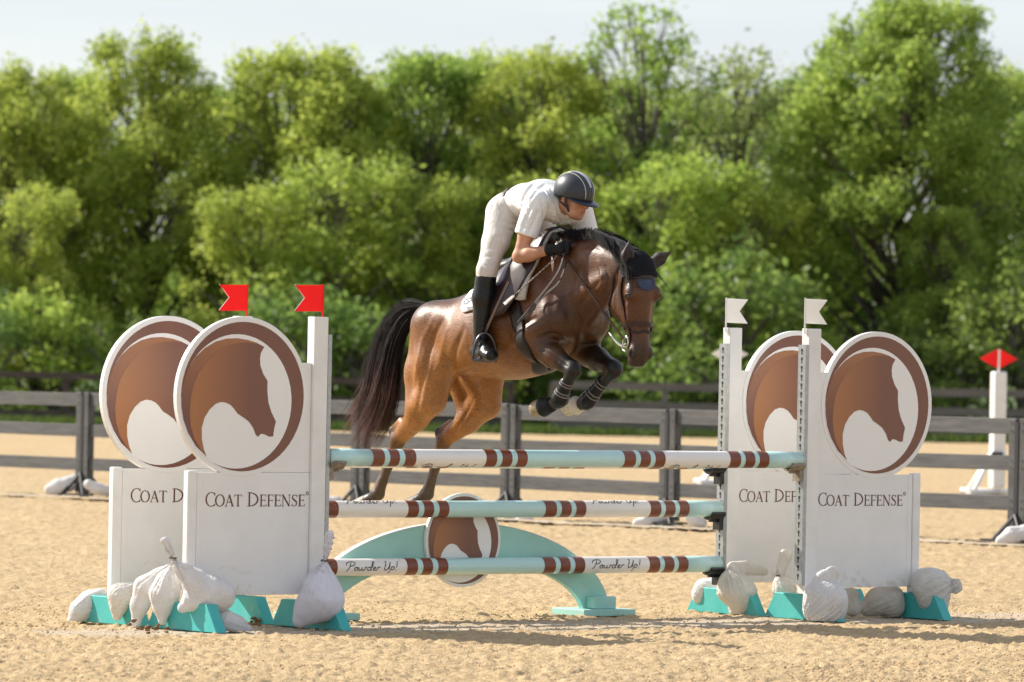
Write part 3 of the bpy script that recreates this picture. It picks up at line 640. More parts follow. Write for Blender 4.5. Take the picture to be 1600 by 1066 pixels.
KIND = {
 'full_a': crown_mesh(11, 9, 5.4, 80, 820, 1.2, LF, M_leaf, .7, top_bias=1.7), 'full_b': crown_mesh(12, 9, 5.0, 77, 820, 1.0, LF, M_leaf, .7, top_bias=1.7), 'full_c': crown_mesh(13, 9, 5.6, 83, 820, 1.3, LF, M_leafd, .7, top_bias=1.7),
 'round': crown_mesh(14, 10, 6.6, 130, 864, 1.6, LF, M_leafd, .7, top_bias=1.6, lobe_r=(.45, .95)), 'open': crown_mesh(15, 10, 4.4, 44, 560, 3.2, LF, M_leafd, opn=1.0, lobe_r=(.36, .66)),
 'sparse': crown_mesh(16, 8, 4.2, 40, 380, 2.0, .075, M_leafp, opn=1.1, lobe_r=(.5, .9)), 'bush': crown_mesh(17, 3.2, 3.6, 13, 420, .25, .105, M_leaf, lobe_r=(.45, .8)), 'bush_b': crown_mesh(18, 3.0, 3.4, 12, 640, .2, LF, M_leafs, lobe_r=(.45, .8)),
 'pale_full': crown_mesh(19, 7, 4.8, 40, 928, .5, LF, M_leaf)}
HT0 = {'full_a': 9, 'full_b': 9, 'full_c': 9, 'round': 10, 'open': 10, 'sparse': 8, 'bush': 3.2, 'bush_b': 3.0, 'pale_full': 7}
def tree(kind, px, Y, top, wscale, label, group='trees behind the far fence', cat='tree', name=None):
    d = at_depth(px, top, Y); H = d[2]; k = H / HT0[kind]; cm, tm = KIND[kind]
    t = empty(name or ('bush' if 'bush' in kind else 'broadleaf_tree'), (d[0], Y, .05), rnd.uniform(0, 6.28)); t.scale = (wscale * k, wscale * k, k); tag(t, label, cat, group)
    link(bpy.data.objects.new('crown', cm), t); link(bpy.data.objects.new('trunk', tm), t)
T = [  # kind, px, depth, top py, width, label
 ('full_c', -60, 137, 120, 1.0, 'green tree cut off by the left picture edge'), ('full_b', 30, 134, 108, .8, 'tree with a narrow top at the far left of the tree line'), ('full_a', 120, 139, 118, .8, 'tree between the two tall trees at the left'),
 ('full_b', 238, 135, 60, .88, 'tall tree above the left emblem discs, highest at the left'), ('full_c', 345, 141, 140, .9, 'tree in the low gap of the skyline right of the tall left tree'),
 ('full_a', 470, 134, 80, 1.05, 'yellow green tree rising above the red flags'), ('full_b', 580, 140, 128, .8, 'tree behind the tail of the horse, in a dip of the skyline'), ('full_c', 675, 135, 90, .85, 'tree with a broad flat top left of the rider'),
 ('full_a', 765, 139, 88, .8, 'tree right above the back of the rider'), ('full_b', 845, 134, 86, .85, 'tree right above the helmet of the rider'), ('full_c', 930, 141, 122, .9, 'dense tree below the tall open-branched tree'),
 ('open', 1000, 133, 2, 1.0, 'tall open-branched tree with separate leaf clumps right of the rider'), ('sparse', 1160, 136, 78, 1.05, 'thin pale feathery tree between the open tree and the big round tree'),
 ('full_b', 1090, 141, 170, .9, 'mid green tree behind the ears of the horse'), ('round', 1415, 132, 0, .95, 'big round tree, the largest crown at the right'), ('full_c', 1275, 138, 130, .85, 'dark green tree at the left flank of the big round tree'),
 ('full_a', 1560, 137, 110, .7, 'tree at the right flank of the big round tree'), ('full_c', 1650, 134, 185, .9, 'tree cut off by the right picture edge'),
 # lower, nearer foliage
 ('pale_full', 395, 129.5, 300, 1.0, 'bright low tree behind the left red flag'), ('pale_full', 540, 130, 250, 1.1, 'bright yellow green tree left of the horse, in front of the tree line'), ('pale_full', 690, 131, 285, 1.0, 'bright low tree behind the rump of the horse'),
 ('pale_full', 1075, 129.5, 255, 1.1, 'bright yellow green tree right of the head of the horse'), ('pale_full', 1190, 130.5, 300, .95, 'bright low tree above the white flags'), ('pale_full', 880, 131, 280, .95, 'bright low tree behind the neck of the horse'),
 ('pale_full', 60, 130, 300, .85, 'low leafy tree at the left above the dark fence'), ('full_c', 1480, 129.5, 330, .85, 'dark low tree beside the right emblem disc')]
for a in T: tree(*a)
BUSH = ['at the left picture edge', 'left of the left emblem discs', 'behind the rear left disc', 'behind the front left disc', 'left of the tail', 'behind the tail', 'behind the hind legs', 'under the belly of the horse', 'below the front hooves', 'right of the front hooves', 'left of the white flags', 'behind the rear right disc', 'behind the front right disc', 'left of the far white standard', 'at the right picture edge']
for i, b in enumerate(BUSH):
    px = -20 + i * 117 + rnd.uniform(-18, 18); tree('bush' if i % 5 == 1 else 'bush_b', px, 127.0 + rnd.uniform(-.8, 1.6), 455 + rnd.uniform(-75, 75), rnd.uniform(.8, 1.15), 'leafy bush at the foot of the trees ' + b, 'bushes at the foot of the trees', 'bush')
# wood behind: one mass that closes the gaps low down
me, tm = KIND['full_c']
bv = np.array([v.co for v in me.vertices]); nb = len(bv); VV = []; 
bv = bv.reshape(-1, 4, 3)[::4].reshape(-1, 3)
for i in range(-9, 24):
    out = i < 0 or i > 14; a = rnd.uniform(0, 6.28); c, s_ = math.cos(a), math.sin(a); k = rnd.uniform(.95, 1.1) if out else rnd.uniform(.90, 1.0); p = at_depth(-80 + 126 * i, 500, (134 if out else 146) + 5 * (i % 2))
    VV.append(np.stack([(bv[:, 0] * c - bv[:, 1] * s_) * 1.15 + p[0], (bv[:, 0] * s_ + bv[:, 1] * c) * .7 + p[1], bv[:, 2] * k], -1))
VV = np.concatenate(VV); o = np_mesh('far_wood', VV, np.arange(len(VV)).reshape(-1, 4), M_leafd, None, False)
at = o.data.attributes.new('leafv', 'FLOAT', 'POINT'); at.data.foreach_set('value', np.random.RandomState(1).rand(len(VV) // 4).repeat(4).astype(np.float32))
tag(o, 'dark green wood seen through gaps between the trees', 'wood', kind='stuff')
# ------------------------------------------------------------------ implicit surfaces for the horse and the rider
class Field:
    def __init__(s, lo, hi, h):
        s.lo = np.array(lo, np.float32); s.h = h
        s.n = [int((hi[i] - lo[i]) / h) + 1 for i in range(3)]
        s.ax = [s.lo[i] + h * np.arange(s.n[i], dtype=np.float32) for i in range(3)]
        s.D = np.full(s.n, .5, np.float32)
    def _win(s, lo, hi):
        sl = []
        for i in range(3):
            a = max(0, int((lo[i] - s.lo[i]) / s.h) - 1); b = min(s.n[i], int((hi[i] - s.lo[i]) / s.h) + 3)
            if b <= a: return None
            sl.append(slice(a, b))
        return tuple(sl)
    def _pts(s, sl):
        return s.ax[0][sl[0]][:, None, None], s.ax[1][sl[1]][None, :, None], s.ax[2][sl[2]][None, None, :]
    def _op(s, sl, d, k, op):
        a = s.D[sl]
        if op == 'u':
            hh = np.maximum(k - np.abs(a - d), 0) / k; s.D[sl] = np.minimum(a, d) - hh * hh * k * .25
        elif op == 's':
            d = -d; hh = np.maximum(k - np.abs(a - d), 0) / k; s.D[sl] = np.maximum(a, d) + hh * hh * k * .25
        elif op == 'i':
            hh = np.maximum(k - np.abs(a - d), 0) / k; s.D[sl] = np.maximum(a, d) + hh * hh * k * .25
    def rc(s, a, b, ra, rb, k=.03, sq=1.0, op='u'):
        a = np.array(a, np.float32); b = np.array(b, np.float32); ext = (k + 2 * s.h) / min(1, (1 + sq) / 2) * 1.15; m = max(ra, rb) + ext; my = max(ra, rb) * max(sq, 1) + ext
        mm = np.array([m, my, m]); sl = s._win(np.minimum(a, b) - mm, np.maximum(a, b) + mm)
        if sl is None: return
        x, y, z = s._pts(sl); y = y / sq; a = a * [1, 1 / sq, 1]; b = b * [1, 1 / sq, 1]
        v = b - a; L2 = float(v @ v) + 1e-9
        t = np.clip(((x - a[0]) * v[0] + (y - a[1]) * v[1] + (z - a[2]) * v[2]) / L2, 0, 1)
        d = np.sqrt((x - a[0] - t * v[0]) ** 2 + (y - a[1] - t * v[1]) ** 2 + (z - a[2] - t * v[2]) ** 2) - (ra + (rb - ra) * t)
        s._op(sl, (d * min(1, (1 + sq) / 2)).astype(np.float32), k, op)
    def chain(s, P, k=.03, sq=1.0):
        for i in range(len(P) - 1): s.rc(P[i][0], P[i + 1][0], P[i][1], P[i + 1][1], k, sq)
    def ell(s, c, rad, k=.03, R=None, op='u'):
        c = np.array(c, np.float32); m = max(rad) + k + 2 * s.h
        sl = s._win(c - m, c + m)
        if sl is None: return
        x, y, z = s._pts(sl); x = x - c[0]; y = y - c[1]; z = z - c[2]
        if R is not None:
            R = np.array(R, np.float32)
            x, y, z = (x * R[0, 0] + y * R[0, 1] + z * R[0, 2]), (x * R[1, 0] + y * R[1, 1] + z * R[1, 2]), (x * R[2, 0] + y * R[2, 1] + z * R[2, 2])
        k0 = np.sqrt((x / rad[0]) ** 2 + (y / rad[1]) ** 2 + (z / rad[2]) ** 2)
        k1 = np.sqrt((x / rad[0] ** 2) ** 2 + (y / rad[1] ** 2) ** 2 + (z / rad[2] ** 2) ** 2) + 1e-6
        s._op(sl, (k0 * (k0 - 1) / k1).astype(np.float32), k, op)
    def loft(s, O, A, B, C, st, k=.04, op='u'):
        """stations st: (t along A, far side along B, near side along B, half width along C, egg)"""
        st = np.array(st, np.float32); O = np.array(O, np.float32); A, B, C = [np.array(q, np.float32) for q in (A, B, C)]
        cs = []
        for r in st:
            for bb in (r[1], r[2]):
                for cc in (-r[3], r[3]): cs.append(O + A * r[0] + B * bb + C * cc)
        cs = np.array(cs); m = k + 3 * s.h; sl = s._win(cs.min(0) - m, cs.max(0) + m)
        x, y, z = s._pts(sl); x = x - O[0]; y = y - O[1]; z = z - O[2]
        t = x * A[0] + y * A[1] + z * A[2]; b = x * B[0] + y * B[1] + z * B[2]; c = x * C[0] + y * C[1] + z * C[2]
        # smooth (Catmull) resampling of the stations
        tt = np.linspace(st[0, 0], st[-1, 0], 120); cols = []
        for j in range(1, 5):
            v = np.interp(tt, st[:, 0], st[:, j]); kk = np.array([1, 2, 3, 2, 1]) / 9.0
            cols.append(np.convolve(np.pad(v, 2, mode='edge'), kk, 'valid'))
        f1, f0, hw, eg = [np.interp(t, tt, q) for q in cols]
        cc = (f1 + f0) / 2; H = np.abs(f1 - f0) / 2; v = (b - cc) / H
        hwe = hw * (1 - eg * np.clip(v, -1.2, 1.2))
        q = np.sqrt(v * v + (c / hwe) ** 2)
        d = (q - 1) * np.minimum(H, hwe); d = np.maximum(d, np.maximum(st[0, 0] - t, t - st[-1, 0]))
        s._op(sl, d.astype(np.float32), k, op)
    def half(s, p, n, k=.01):                            # keep the side the normal points away from
        n = np.array(n, np.float32); n /= np.linalg.norm(n); sl = (slice(None),) * 3; x, y, z = s._pts(sl)
        s._op(sl, ((x - p[0]) * n[0] + (y - p[1]) * n[1] + (z - p[2]) * n[2]).astype(np.float32), k, 'i')
    def mesh(s, smooth=1):
        D = s.D; n = D.shape; ins = D < 0
        cnt = np.zeros([k - 1 for k in n], np.int16)
        for i in (0, 1):
            for j in (0, 1):
                for k in (0, 1): cnt += ins[i:n[0] - 1 + i, j:n[1] - 1 + j, k:n[2] - 1 + k]
        act = (cnt > 0) & (cnt < 8); ids = np.full(act.shape, -1, np.int64); C = np.argwhere(act); ids[act] = np.arange(len(C))
        acc = np.zeros((len(C), 3), np.float64); num = np.zeros(len(C))
        corner = [(i, j, k) for i in (0, 1) for j in (0, 1) for k in (0, 1)]
        for a in corner:
            for b in corner:
                if sum(b) - sum(a) == 1 and all(q >= p for p, q in zip(a, b)):
                    da = D[C[:, 0] + a[0], C[:, 1] + a[1], C[:, 2] + a[2]]; db = D[C[:, 0] + b[0], C[:, 1] + b[1], C[:, 2] + b[2]]
                    m = (da < 0) != (db < 0); t = np.where(m, da / np.where(da == db, 1, da - db), 0)
                    P = np.array(a)[None] + t[:, None] * (np.array(b) - np.array(a))[None]
                    acc += P * m[:, None]; num += m
        V = (C + acc / np.maximum(num, 1)[:, None]) * s.h + s.lo
        Q = []
        for ax in range(3):
            u, v = [(1, 2), (2, 0), (0, 1)][ax]
            lo = [slice(None)] * 3; hi = [slice(None)] * 3; lo[ax] = slice(0, -1); hi[ax] = slice(1, None)
            e = ins[tuple(lo)] != ins[tuple(hi)]; E = np.argwhere(e)
            E = E[(E[:, u] > 0) & (E[:, v] > 0) & (E[:, u] < n[u] - 1) & (E[:, v] < n[v] - 1)]
            def cell(du, dv):
                K = E.copy(); K[:, u] -= du; K[:, v] -= dv; return ids[K[:, 0], K[:, 1], K[:, 2]]
            q = np.stack([cell(1, 1), cell(0, 1), cell(0, 0), cell(1, 0)], -1)
            fl = ~ins[E[:, 0], E[:, 1], E[:, 2]]; q[fl] = q[fl][:, ::-1]; Q.append(q)
        Q = np.concatenate(Q); Q = Q[(Q >= 0).all(1)]
        for _ in range(smooth):
            S = np.zeros_like(V); W = np.zeros(len(V))
            for i in range(4):
                for j in (1, 3): np.add.at(S, Q[:, i], V[Q[:, (i + j) % 4]]); np.add.at(W, Q[:, i], 1)
            V = V * .5 + .5 * S / np.maximum(W, 1)[:, None]
        return V, Q
def seg_t(V, a, b):
    a = np.array(a); b = np.array(b); v = b - a; t = np.clip(((V - a) @ v) / (v @ v), 0, 1); return t, np.linalg.norm(V - a - t[:, None] * v, axis=1)
def sstep(x, a, b):
    t = np.clip((x - a) / (b - a), 0, 1); return t * t * (3 - 2 * t)

# ------------------------------------------------------------------ the horse
HANG = math.atan2(JN[1], JN[0])
horse = empty('horse', (HM[0], HM[1], 0), HANG)
tag(horse, 'bay horse with black mane and tail jumping over the poles', 'horse')
def hp(px, py, lat=0.0):                                  # pixel on the plane `lat` right of the horse's middle -> local point (forward, left, up)
    q = hz(px, py, lat); return np.array([q[0], -lat, q[2]])
# joints traced from the photograph
FR = dict(elbow=hp(829, 533, .20), knee=hp(895, 577, .15), fet=hp(873, 627, .15), cor=hp(858, 634, .15), toe=hp(839, 639, .15))
FL = dict(elbow=hp(905, 545, -.19), knee=hp(959, 576, -.14), fet=hp(916, 629, -.12), cor=hp(903, 633, -.12), toe=hp(889, 637, -.12))
RR = dict(stifle=hp(676, 626, .205), hock=hp(622, 688, .15), fet=hp(591, 772, .14), cor=hp(577, 781, .14), toe=hp(562, 790, .14))
RL = dict(stifle=hp(762, 632, -.20), hock=hp(694, 690, -.13), fet=hp(668, 772, -.13), cor=hp(656, 781, -.13), toe=hp(643, 790, -.13))
HYAW = math.radians(-9)                                   # head turned a little to the right
HDX = np.array([math.cos(HYAW), math.sin(HYAW), 0]); HDY = np.array([-math.sin(HYAW), math.cos(HYAW), 0])
HTILT = math.radians(4)
HA = np.array([0, 0, -1.0]) * math.cos(HTILT) + HDX * math.sin(HTILT)     # down the face
HB = HDX * math.cos(HTILT) + np.array([0, 0, 1.0]) * math.sin(HTILT)      # out of the face
HO = hp(998, 403, 0) + HB * -.02
def hd(d, f, l): return HO + HA * d + HB * f + HDY * l    # head point: down, out, left
def build_horse():
    g = Field((-2.12, -.42, .60), (.92, .44, 2.52), .0092)
    X, Y, Z = np.eye(3)
    # trunk
    g.loft((0, 0, 0), X, Z, Y, [(-1.43, 1.85, 1.74, .04, 0), (-1.36, 1.90, 1.62, .14, .1), (-1.24, 1.945, 1.54, .215, .15), (-1.05, 2.005, 1.50, .255, .18), (-.9, 2.04, 1.488, .285, .15),
           (-.7, 2.09, 1.475, .308, .12), (-.55, 2.15, 1.478, .305, .16), (-.42, 2.225, 1.498, .285, .28), (-.3, 2.30, 1.53, .25, .42), (-.18, 2.31, 1.58, .225, .42), (-.06, 2.27, 1.66, .20, .3), (.04, 2.18, 1.74, .165, .2), (.11, 2.08, 1.80, .09, 0)], .03)
    # croup and hip muscles
    for s, L in ((-1, RR), (1, RL)):
        y = s
        g.ell((-1.13, y * .15, 1.83), (.22, .12, .13), .07)
        g.rc((-1.22, y * .14, 1.79), (-1.16, y * .175, 1.55), .15, .125, .06)
        g.rc((-1.33, y * .11, 1.80), (-1.335, y * .155, 1.50), .105, .095, .05)            # buttock / hamstring
        g.rc((-1.335, y * .15, 1.52), L['stifle'] + np.array([-.16, -y * .01, -.04]), .10, .085, .05)
        g.rc((-1.16, y * .17, 1.56), L['stifle'], .135, .088, .06)                          # thigh
        g.rc((-1.0, y * .20, 1.60), L['stifle'] + np.array([.0, 0, .06]), .06, .06, .06)
        mid = L['stifle'] * .55 + L['hock'] * .45
        g.rc(L['stifle'] + np.array([-.05, 0, -.01]), mid, .095, .074, .04)
        g.rc(mid, L['hock'] + np.array([.01, 0, .01]), .074, .047, .03)
        ph = L['hock'] + np.array([-.055, 0, .06])                                            # point of hock
        g.rc(L['stifle'] * .35 + L['hock'] * .65 + np.array([-.085, 0, .03]), ph, .03, .024, .03)
        g.rc(ph, L['hock'] + np.array([-.02, 0, -.02]), .026, .04, .02)
        g.ell(L['hock'], (.05, .042, .055), .02)
        g.rc(L['hock'], L['hock'] * .25 + L['fet'] * .75, .041, .029, .02, .85)
        g.rc(L['hock'] + np.array([-.035, 0, -.04]), L['fet'] + np.array([-.02, 0, .05]), .018, .016, .02)   # tendon
        g.rc(L['hock'] * .25 + L['fet'] * .75, L['fet'], .029, .040, .02)
        g.ell(L['fet'] + np.array([-.02, 0, .0]), (.042, .036, .040), .02)
        g.rc(L['fet'], L['cor'], .035, .036, .02); g.rc(L['cor'], L['toe'], .042, .050, .012)
    # shoulder, breast, forelegs
    for s, L in ((-1, FR), (1, FL)):
        y = s
        g.rc((-.27, y * .14, 2.12), (-.01, y * .155, 1.86), .11, .11, .06, .7)                # scapula
        g.rc((-.30, y * .16, 1.98), L['elbow'] + np.array([-.02, 0, .07]), .115, .09, .07, .75)  # triceps
        g.rc((.0, y * .15, 1.86), L['elbow'] + np.array([.03, 0, .01]), .115, .095, .05, .85)
        g.ell((.03, y * .105, 1.84), (.085, .09, .11), .05)                                    # breast
        ub = L['elbow'] * .45 + L['knee'] * .55
        g.rc(L['elbow'], ub, .098, .070, .035, .9); g.rc(ub, L['knee'] + np.array([-.02, 0, .012]), .070, .048, .03, .95)
        kd = L['knee'] - L['elbow']; kd = kd / np.linalg.norm(kd)
        g.ell(L['knee'], (.052, .046, .056), .02)
        g.rc(L['knee'] + np.array([.012, 0, -.01]), L['knee'] * .62 + L['fet'] * .38, .048, .036, .02)
        g.rc(L['knee'] * .62 + L['fet'] * .38, L['fet'], .035, .037, .02, .85)
        back = np.array([-.8, 0, .25]); back /= np.linalg.norm(back)
        g.ell(L['fet'], (.045, .04, .042), .02)
        g.rc(L['fet'], L['cor'], .037, .037, .02); g.rc(L['cor'], L['toe'], .043, .052, .012)
        g.ell(L['cor'] * .3 + L['toe'] * .7 + np.array([-.025, 0, -.0]), (.03, .045, .05), .012)
    # neck
    N = [((-.16, 0, 2.09), .26), ((.03, 0, 2.13), .215), ((.20, 0, 2.165), .178), ((.36, 0, 2.18), .145), ((.48, 0, 2.165), .12), ((.545, 0, 2.14), .105)]
    for i in range(len(N) - 1): g.rc(N[i][0], N[i + 1][0], N[i][1], N[i + 1][1], .06, .56)
    g.rc((-.34, 0, 2.27), (.0, 0, 2.33), .05, .042, .07); g.rc((.0, 0, 2.33), (.22, 0, 2.34), .042, .036, .06); g.rc((.22, 0, 2.34), (.44, 0, 2.285), .036, .032, .05)   # crest
    g.rc((.0, -.06, 1.95), (.40, -.055, 2.09), .085, .055, .06); g.rc((.0, .06, 1.95), (.40, .055, 2.09), .085, .055, .06)                                                    # neck muscle
    g.rc((.04, 0, 1.86), (.30, 0, 2.02), .11, .06, .08)
    # head
    g.loft(HO, HA, HB, HDY, [(-.03, .03, -.04, .03, 0), (.005, .066, -.09, .068, 0), (.07, .096, -.135, .094, -.05), (.14, .112, -.165, .100, -.12), (.22, .112, -.195, .096, -.16), (.30, .100, -.200, .086, -.10), (.365, .090, -.150, .078, 0),
           (.43, .083, -.095, .070, .05), (.50, .078, -.070, .066, .05), (.55, .074, -.066, .070, 0), (.595, .064, -.062, .068, 0), (.63, .045, -.050, .052, 0), (.655, .018, -.025, .028, 0)], .02)
    for s in (-1, 1):
        g.ell(hd(.215, .062, s * .086), (.042, .030, .045), .03)                                # brow
        g.ell(hd(.26, -.115, s * .062), (.09, .036, .105), .03)                                 # cheek
        g.rc(hd(.29, .03, s * .078), hd(.44, .01, s * .068), .016, .012, .03)                   # facial crest
        g.ell(hd(.575, .030, s * .056), (.034, .020, .036), .02)                                # nostril rim
        g.ell(hd(.585, .036, s * .078), (.017, .020, .030), .010, op='s')                       # nostril
        g.ell(hd(.47, -.015, s * .082), (.03, .016, .08), .03, op='s')                          # hollow behind the nose bone
    g.rc(hd(.625, -.032, -.03), hd(.625, -.032, .03), .026, .026, .02)                          # chin
    for L in (FR, FL, RR, RL):                                                                     # flat soles
        ax = L['toe'] - L['cor']; ax = ax / np.linalg.norm(ax); c = L['toe'] + ax * (.22 + .028) + np.array([0, 0, -.03]); g.ell(c, (.22, .22, .22), .008, op='s')
    V, Q = g.mesh(2)
    return V, Q
HV, HQ = build_horse()
# muscle lines and folds pressed into the surface along paths seen in the photograph
from mathutils.bvhtree import BVHTree
def face_normals(V, Q):
    n = np.cross(V[Q[:, 2]] - V[Q[:, 0]], V[Q[:, 3]] - V[Q[:, 1]]); N = np.zeros_like(V)
    for i in range(4): np.add.at(N, Q[:, i], n)
    return N / (np.linalg.norm(N, axis=1)[:, None] + 1e-12)
def sculpt(V, Q, strokes):
    T = BVHTree.FromPolygons([tuple(v) for v in V], [tuple(q) for q in Q]); N = face_normals(V, Q); V = V.copy()
    Mi = (Matrix.Translation((HM[0], HM[1], 0)) @ Matrix.Rotation(HANG, 4, 'Z')).inverted(); o_ = Mi @ Vector((0, 0, HC)); M3 = Mi.to_3x3(); D = np.zeros(len(V))
    for path, wd, dep, mir in strokes:
        P = []
        for p in catmull(path, 26):
            d = (M3 @ Vector(ray(p[0], p[1]))).normalized(); hit = T.ray_cast(o_, d)[0]
            if hit is not None: P.append(np.array(hit))
        if len(P) < 2: continue
        P = np.array(P); n = len(P); fade = np.sin(np.linspace(.25, math.pi - .25, n)) ** .6
        for sg in ((1, -1) if mir else (1,)):
            PP = P * [1, sg, 1]; lo = PP.min(0) - 3 * wd; hi = PP.max(0) + 3 * wd; ix = np.where(((V > lo) & (V < hi)).all(1))[0]
            best = np.full(len(ix), 9.0); fw_ = np.zeros(len(ix))
            for i in range(n):
                d = np.linalg.norm(V[ix] - PP[i], axis=1); m = d < best; best[m] = d[m]; fw_[m] = fade[i]
            D[ix] += -dep * np.exp(-(best / wd) ** 2) * fw_
    return V + N * D[:, None]
STROKES = [([(690, 503), (673, 540), (661, 590), (652, 640)], .020, .013, 1), ([(676, 500), (656, 545), (648, 600), (643, 635)], .020, -.006, 1), ([(724, 515), (709, 555), (701, 600)], .024, .014, 1), ([(667, 640), (648, 664), (632, 686)], .012, .007, 0),
  ([(700, 505), (690, 550), (682, 600)], .028, -.008, 1), ([(836, 497), (814, 508), (804, 528), (809, 550), (828, 566)], .016, .014, 1), ([(842, 510), (824, 520), (818, 534)], .024, -.010, 1), ([(874, 425), (862, 470), (866, 505)], .030, .008, 1),
  ([(908, 410), (897, 455), (888, 500)], .028, .008, 1), ([(904, 495), (906, 525), (901, 552)], .018, .018, 0), ([(842, 528), (866, 522), (892, 536)], .013, .012, 0), ([(838, 540), (866, 559), (886, 573)], .009, .007, 0), ([(836, 552), (860, 573), (880, 585)], .009, .006, 0), ([(842, 545), (868, 566)], .008, -.005, 0),
  ([(905, 480), (925, 452), (944, 436)], .016, .010, 1), ([(945, 415), (951, 436), (946, 455)], .010, .008, 1), ([(935, 408), (940, 432), (935, 450)], .012, -.006, 1), ([(900, 388), (930, 383), (962, 395)], .030, .008, 1), ([(770, 585), (740, 579), (715, 590)], .020, .010, 0),
  ([(986, 478), (991, 503), (995, 530)], .010, .005, 1), ([(968, 440), (961, 470), (966, 500), (976, 516)], .010, .006, 1), ([(735, 500), (760, 520), (790, 530)], .05, .008, 1), ([(770, 690), (745, 655), (722, 640)], .03, .006, 0), ([(740, 625), (720, 660), (702, 682)], .012, .006, 0)]
HV = sculpt(HV, HQ, STROKES)

def attr_mat(name, rough=.45, sheen=.0, spec=.5, bump=0, bscale=200, hair=(1, 1, 1), attr='tint'):
    m = bpy.data.materials.new(name); m.use_nodes = True; nt = m.node_tree; N = nt.nodes; L = nt.links.new; b = N['Principled BSDF']
    at = N.new('ShaderNodeAttribute'); at.attribute_name = attr
    nz = N.new('ShaderNodeTexNoise'); nz.inputs['Scale'].default_value = 9; nz.inputs['Detail'].default_value = 6
    tc = N.new('ShaderNodeTexCoord'); L(tc.outputs['Object'], nz.inputs['Vector'])
    cr = N.new('ShaderNodeValToRGB'); cr.color_ramp.elements[0].position = .3; cr.color_ramp.elements[1].position = .7
    cr.color_ramp.elements[0].color = (.72, .70, .68, 1); cr.color_ramp.elements[1].color = (1.12, 1.12, 1.12, 1)
    mx = N.new('ShaderNodeMixRGB'); mx.blend_type = 'MULTIPLY'; mx.inputs['Fac'].default_value = 1
    L(nz.outputs['Fac'], cr.inputs['Fac']); L(at.outputs['Color'], mx.inputs['Color1']); L(cr.outputs['Color'], mx.inputs['Color2']); L(mx.outputs['Color'], b.inputs['Base Color'])
    if bump:
        mq = N.new('ShaderNodeMapping'); mq.inputs['Scale'].default_value = (.22, 1, 1); mq.inputs['Rotation'].default_value = (0, .45, 0); L(tc.outputs['Object'], mq.inputs['Vector'])
        nh = N.new('ShaderNodeTexNoise'); nh.inputs['Scale'].default_value = 130; nh.inputs['Detail'].default_value = 4; L(mq.outputs['Vector'], nh.inputs['Vector'])
        ch = N.new('ShaderNodeValToRGB'); ch.color_ramp.elements[0].position = .35; ch.color_ramp.elements[1].position = .65; ch.color_ramp.elements[0].color = (.62, .58, .54, 1); ch.color_ramp.elements[1].color = (1.22, 1.2, 1.18, 1); L(nh.outputs['Fac'], ch.inputs['Fac'])
        mk = N.new('ShaderNodeMixRGB'); mk.blend_type = 'MULTIPLY'; mk.inputs['Fac'].default_value = .8; L(mx.outputs['Color'], mk.inputs['Color1']); L(ch.outputs['Color'], mk.inputs['Color2']); L(mk.outputs['Color'], b.inputs['Base Color'])
        rr = N.new('ShaderNodeMapRange'); rr.inputs['To Min'].default_value = rough - .08; rr.inputs['To Max'].default_value = rough + .16; L(nh.outputs['Fac'], rr.inputs['Value']); L(rr.outputs['Result'], b.inputs['Roughness'])
    b.inputs['Roughness'].default_value = rough; b.inputs['Specular IOR Level'].default_value = spec
    if sheen: b.inputs['Sheen Weight'].default_value = sheen; b.inputs['Sheen Roughness'].default_value = .35; b.inputs['Sheen Tint'].default_value = (1, .8, .6, 1)
    if bump:
        mp = N.new('ShaderNodeMapping'); mp.inputs['Scale'].default_value = hair; L(tc.outputs['Object'], mp.inputs['Vector'])
        n2 = N.new('ShaderNodeTexNoise'); n2.inputs['Scale'].default_value = bscale; n2.inputs['Detail'].default_value = 2; L(mp.outputs['Vector'], n2.inputs['Vector'])
        n3 = N.new('ShaderNodeTexNoise'); n3.inputs['Scale'].default_value = 14; n3.inputs['Detail'].default_value = 3; L(tc.outputs['Object'], n3.inputs['Vector'])
        ad = N.new('ShaderNodeMath'); ad.operation = 'MULTIPLY_ADD'; ad.inputs[1].default_value = 2.0; L(n3.outputs['Fac'], ad.inputs[0]); L(n2.outputs['Fac'], ad.inputs[2])
        bp = N.new('ShaderNodeBump'); bp.inputs['Strength'].default_value = bump; bp.inputs['Distance'].default_value = .004; L(ad.outputs[0], bp.inputs['Height']); L(bp.outputs['Normal'], b.inputs['Normal'])
    return m
def set_tint(o, Cc):
    a = o.data.color_attributes.new('tint', 'FLOAT_COLOR', 'POINT'); C4 = np.concatenate([Cc, np.ones((len(Cc), 1))], 1).astype(np.float32); a.data.foreach_set('color', C4.ravel())
M_coat = attr_mat('bay_coat', .40, .0, .38, .35, 160, (.35, 1, 1))
_b = M_coat.node_tree.nodes['Principled BSDF']; _b.inputs['Coat Weight'].default_value = .10; _b.inputs['Coat Roughness'].default_value = .24
hb = np_mesh('body', HV, HQ, M_coat, horse)
CREST = [(-.42, 0, 2.245), (-.30, 0, 2.325), (-.12, 0, 2.36), (.06, 0, 2.375), (.22, 0, 2.378), (.36, 0, 2.345), (.47, 0, 2.295), (.545, 0, 2.24)]
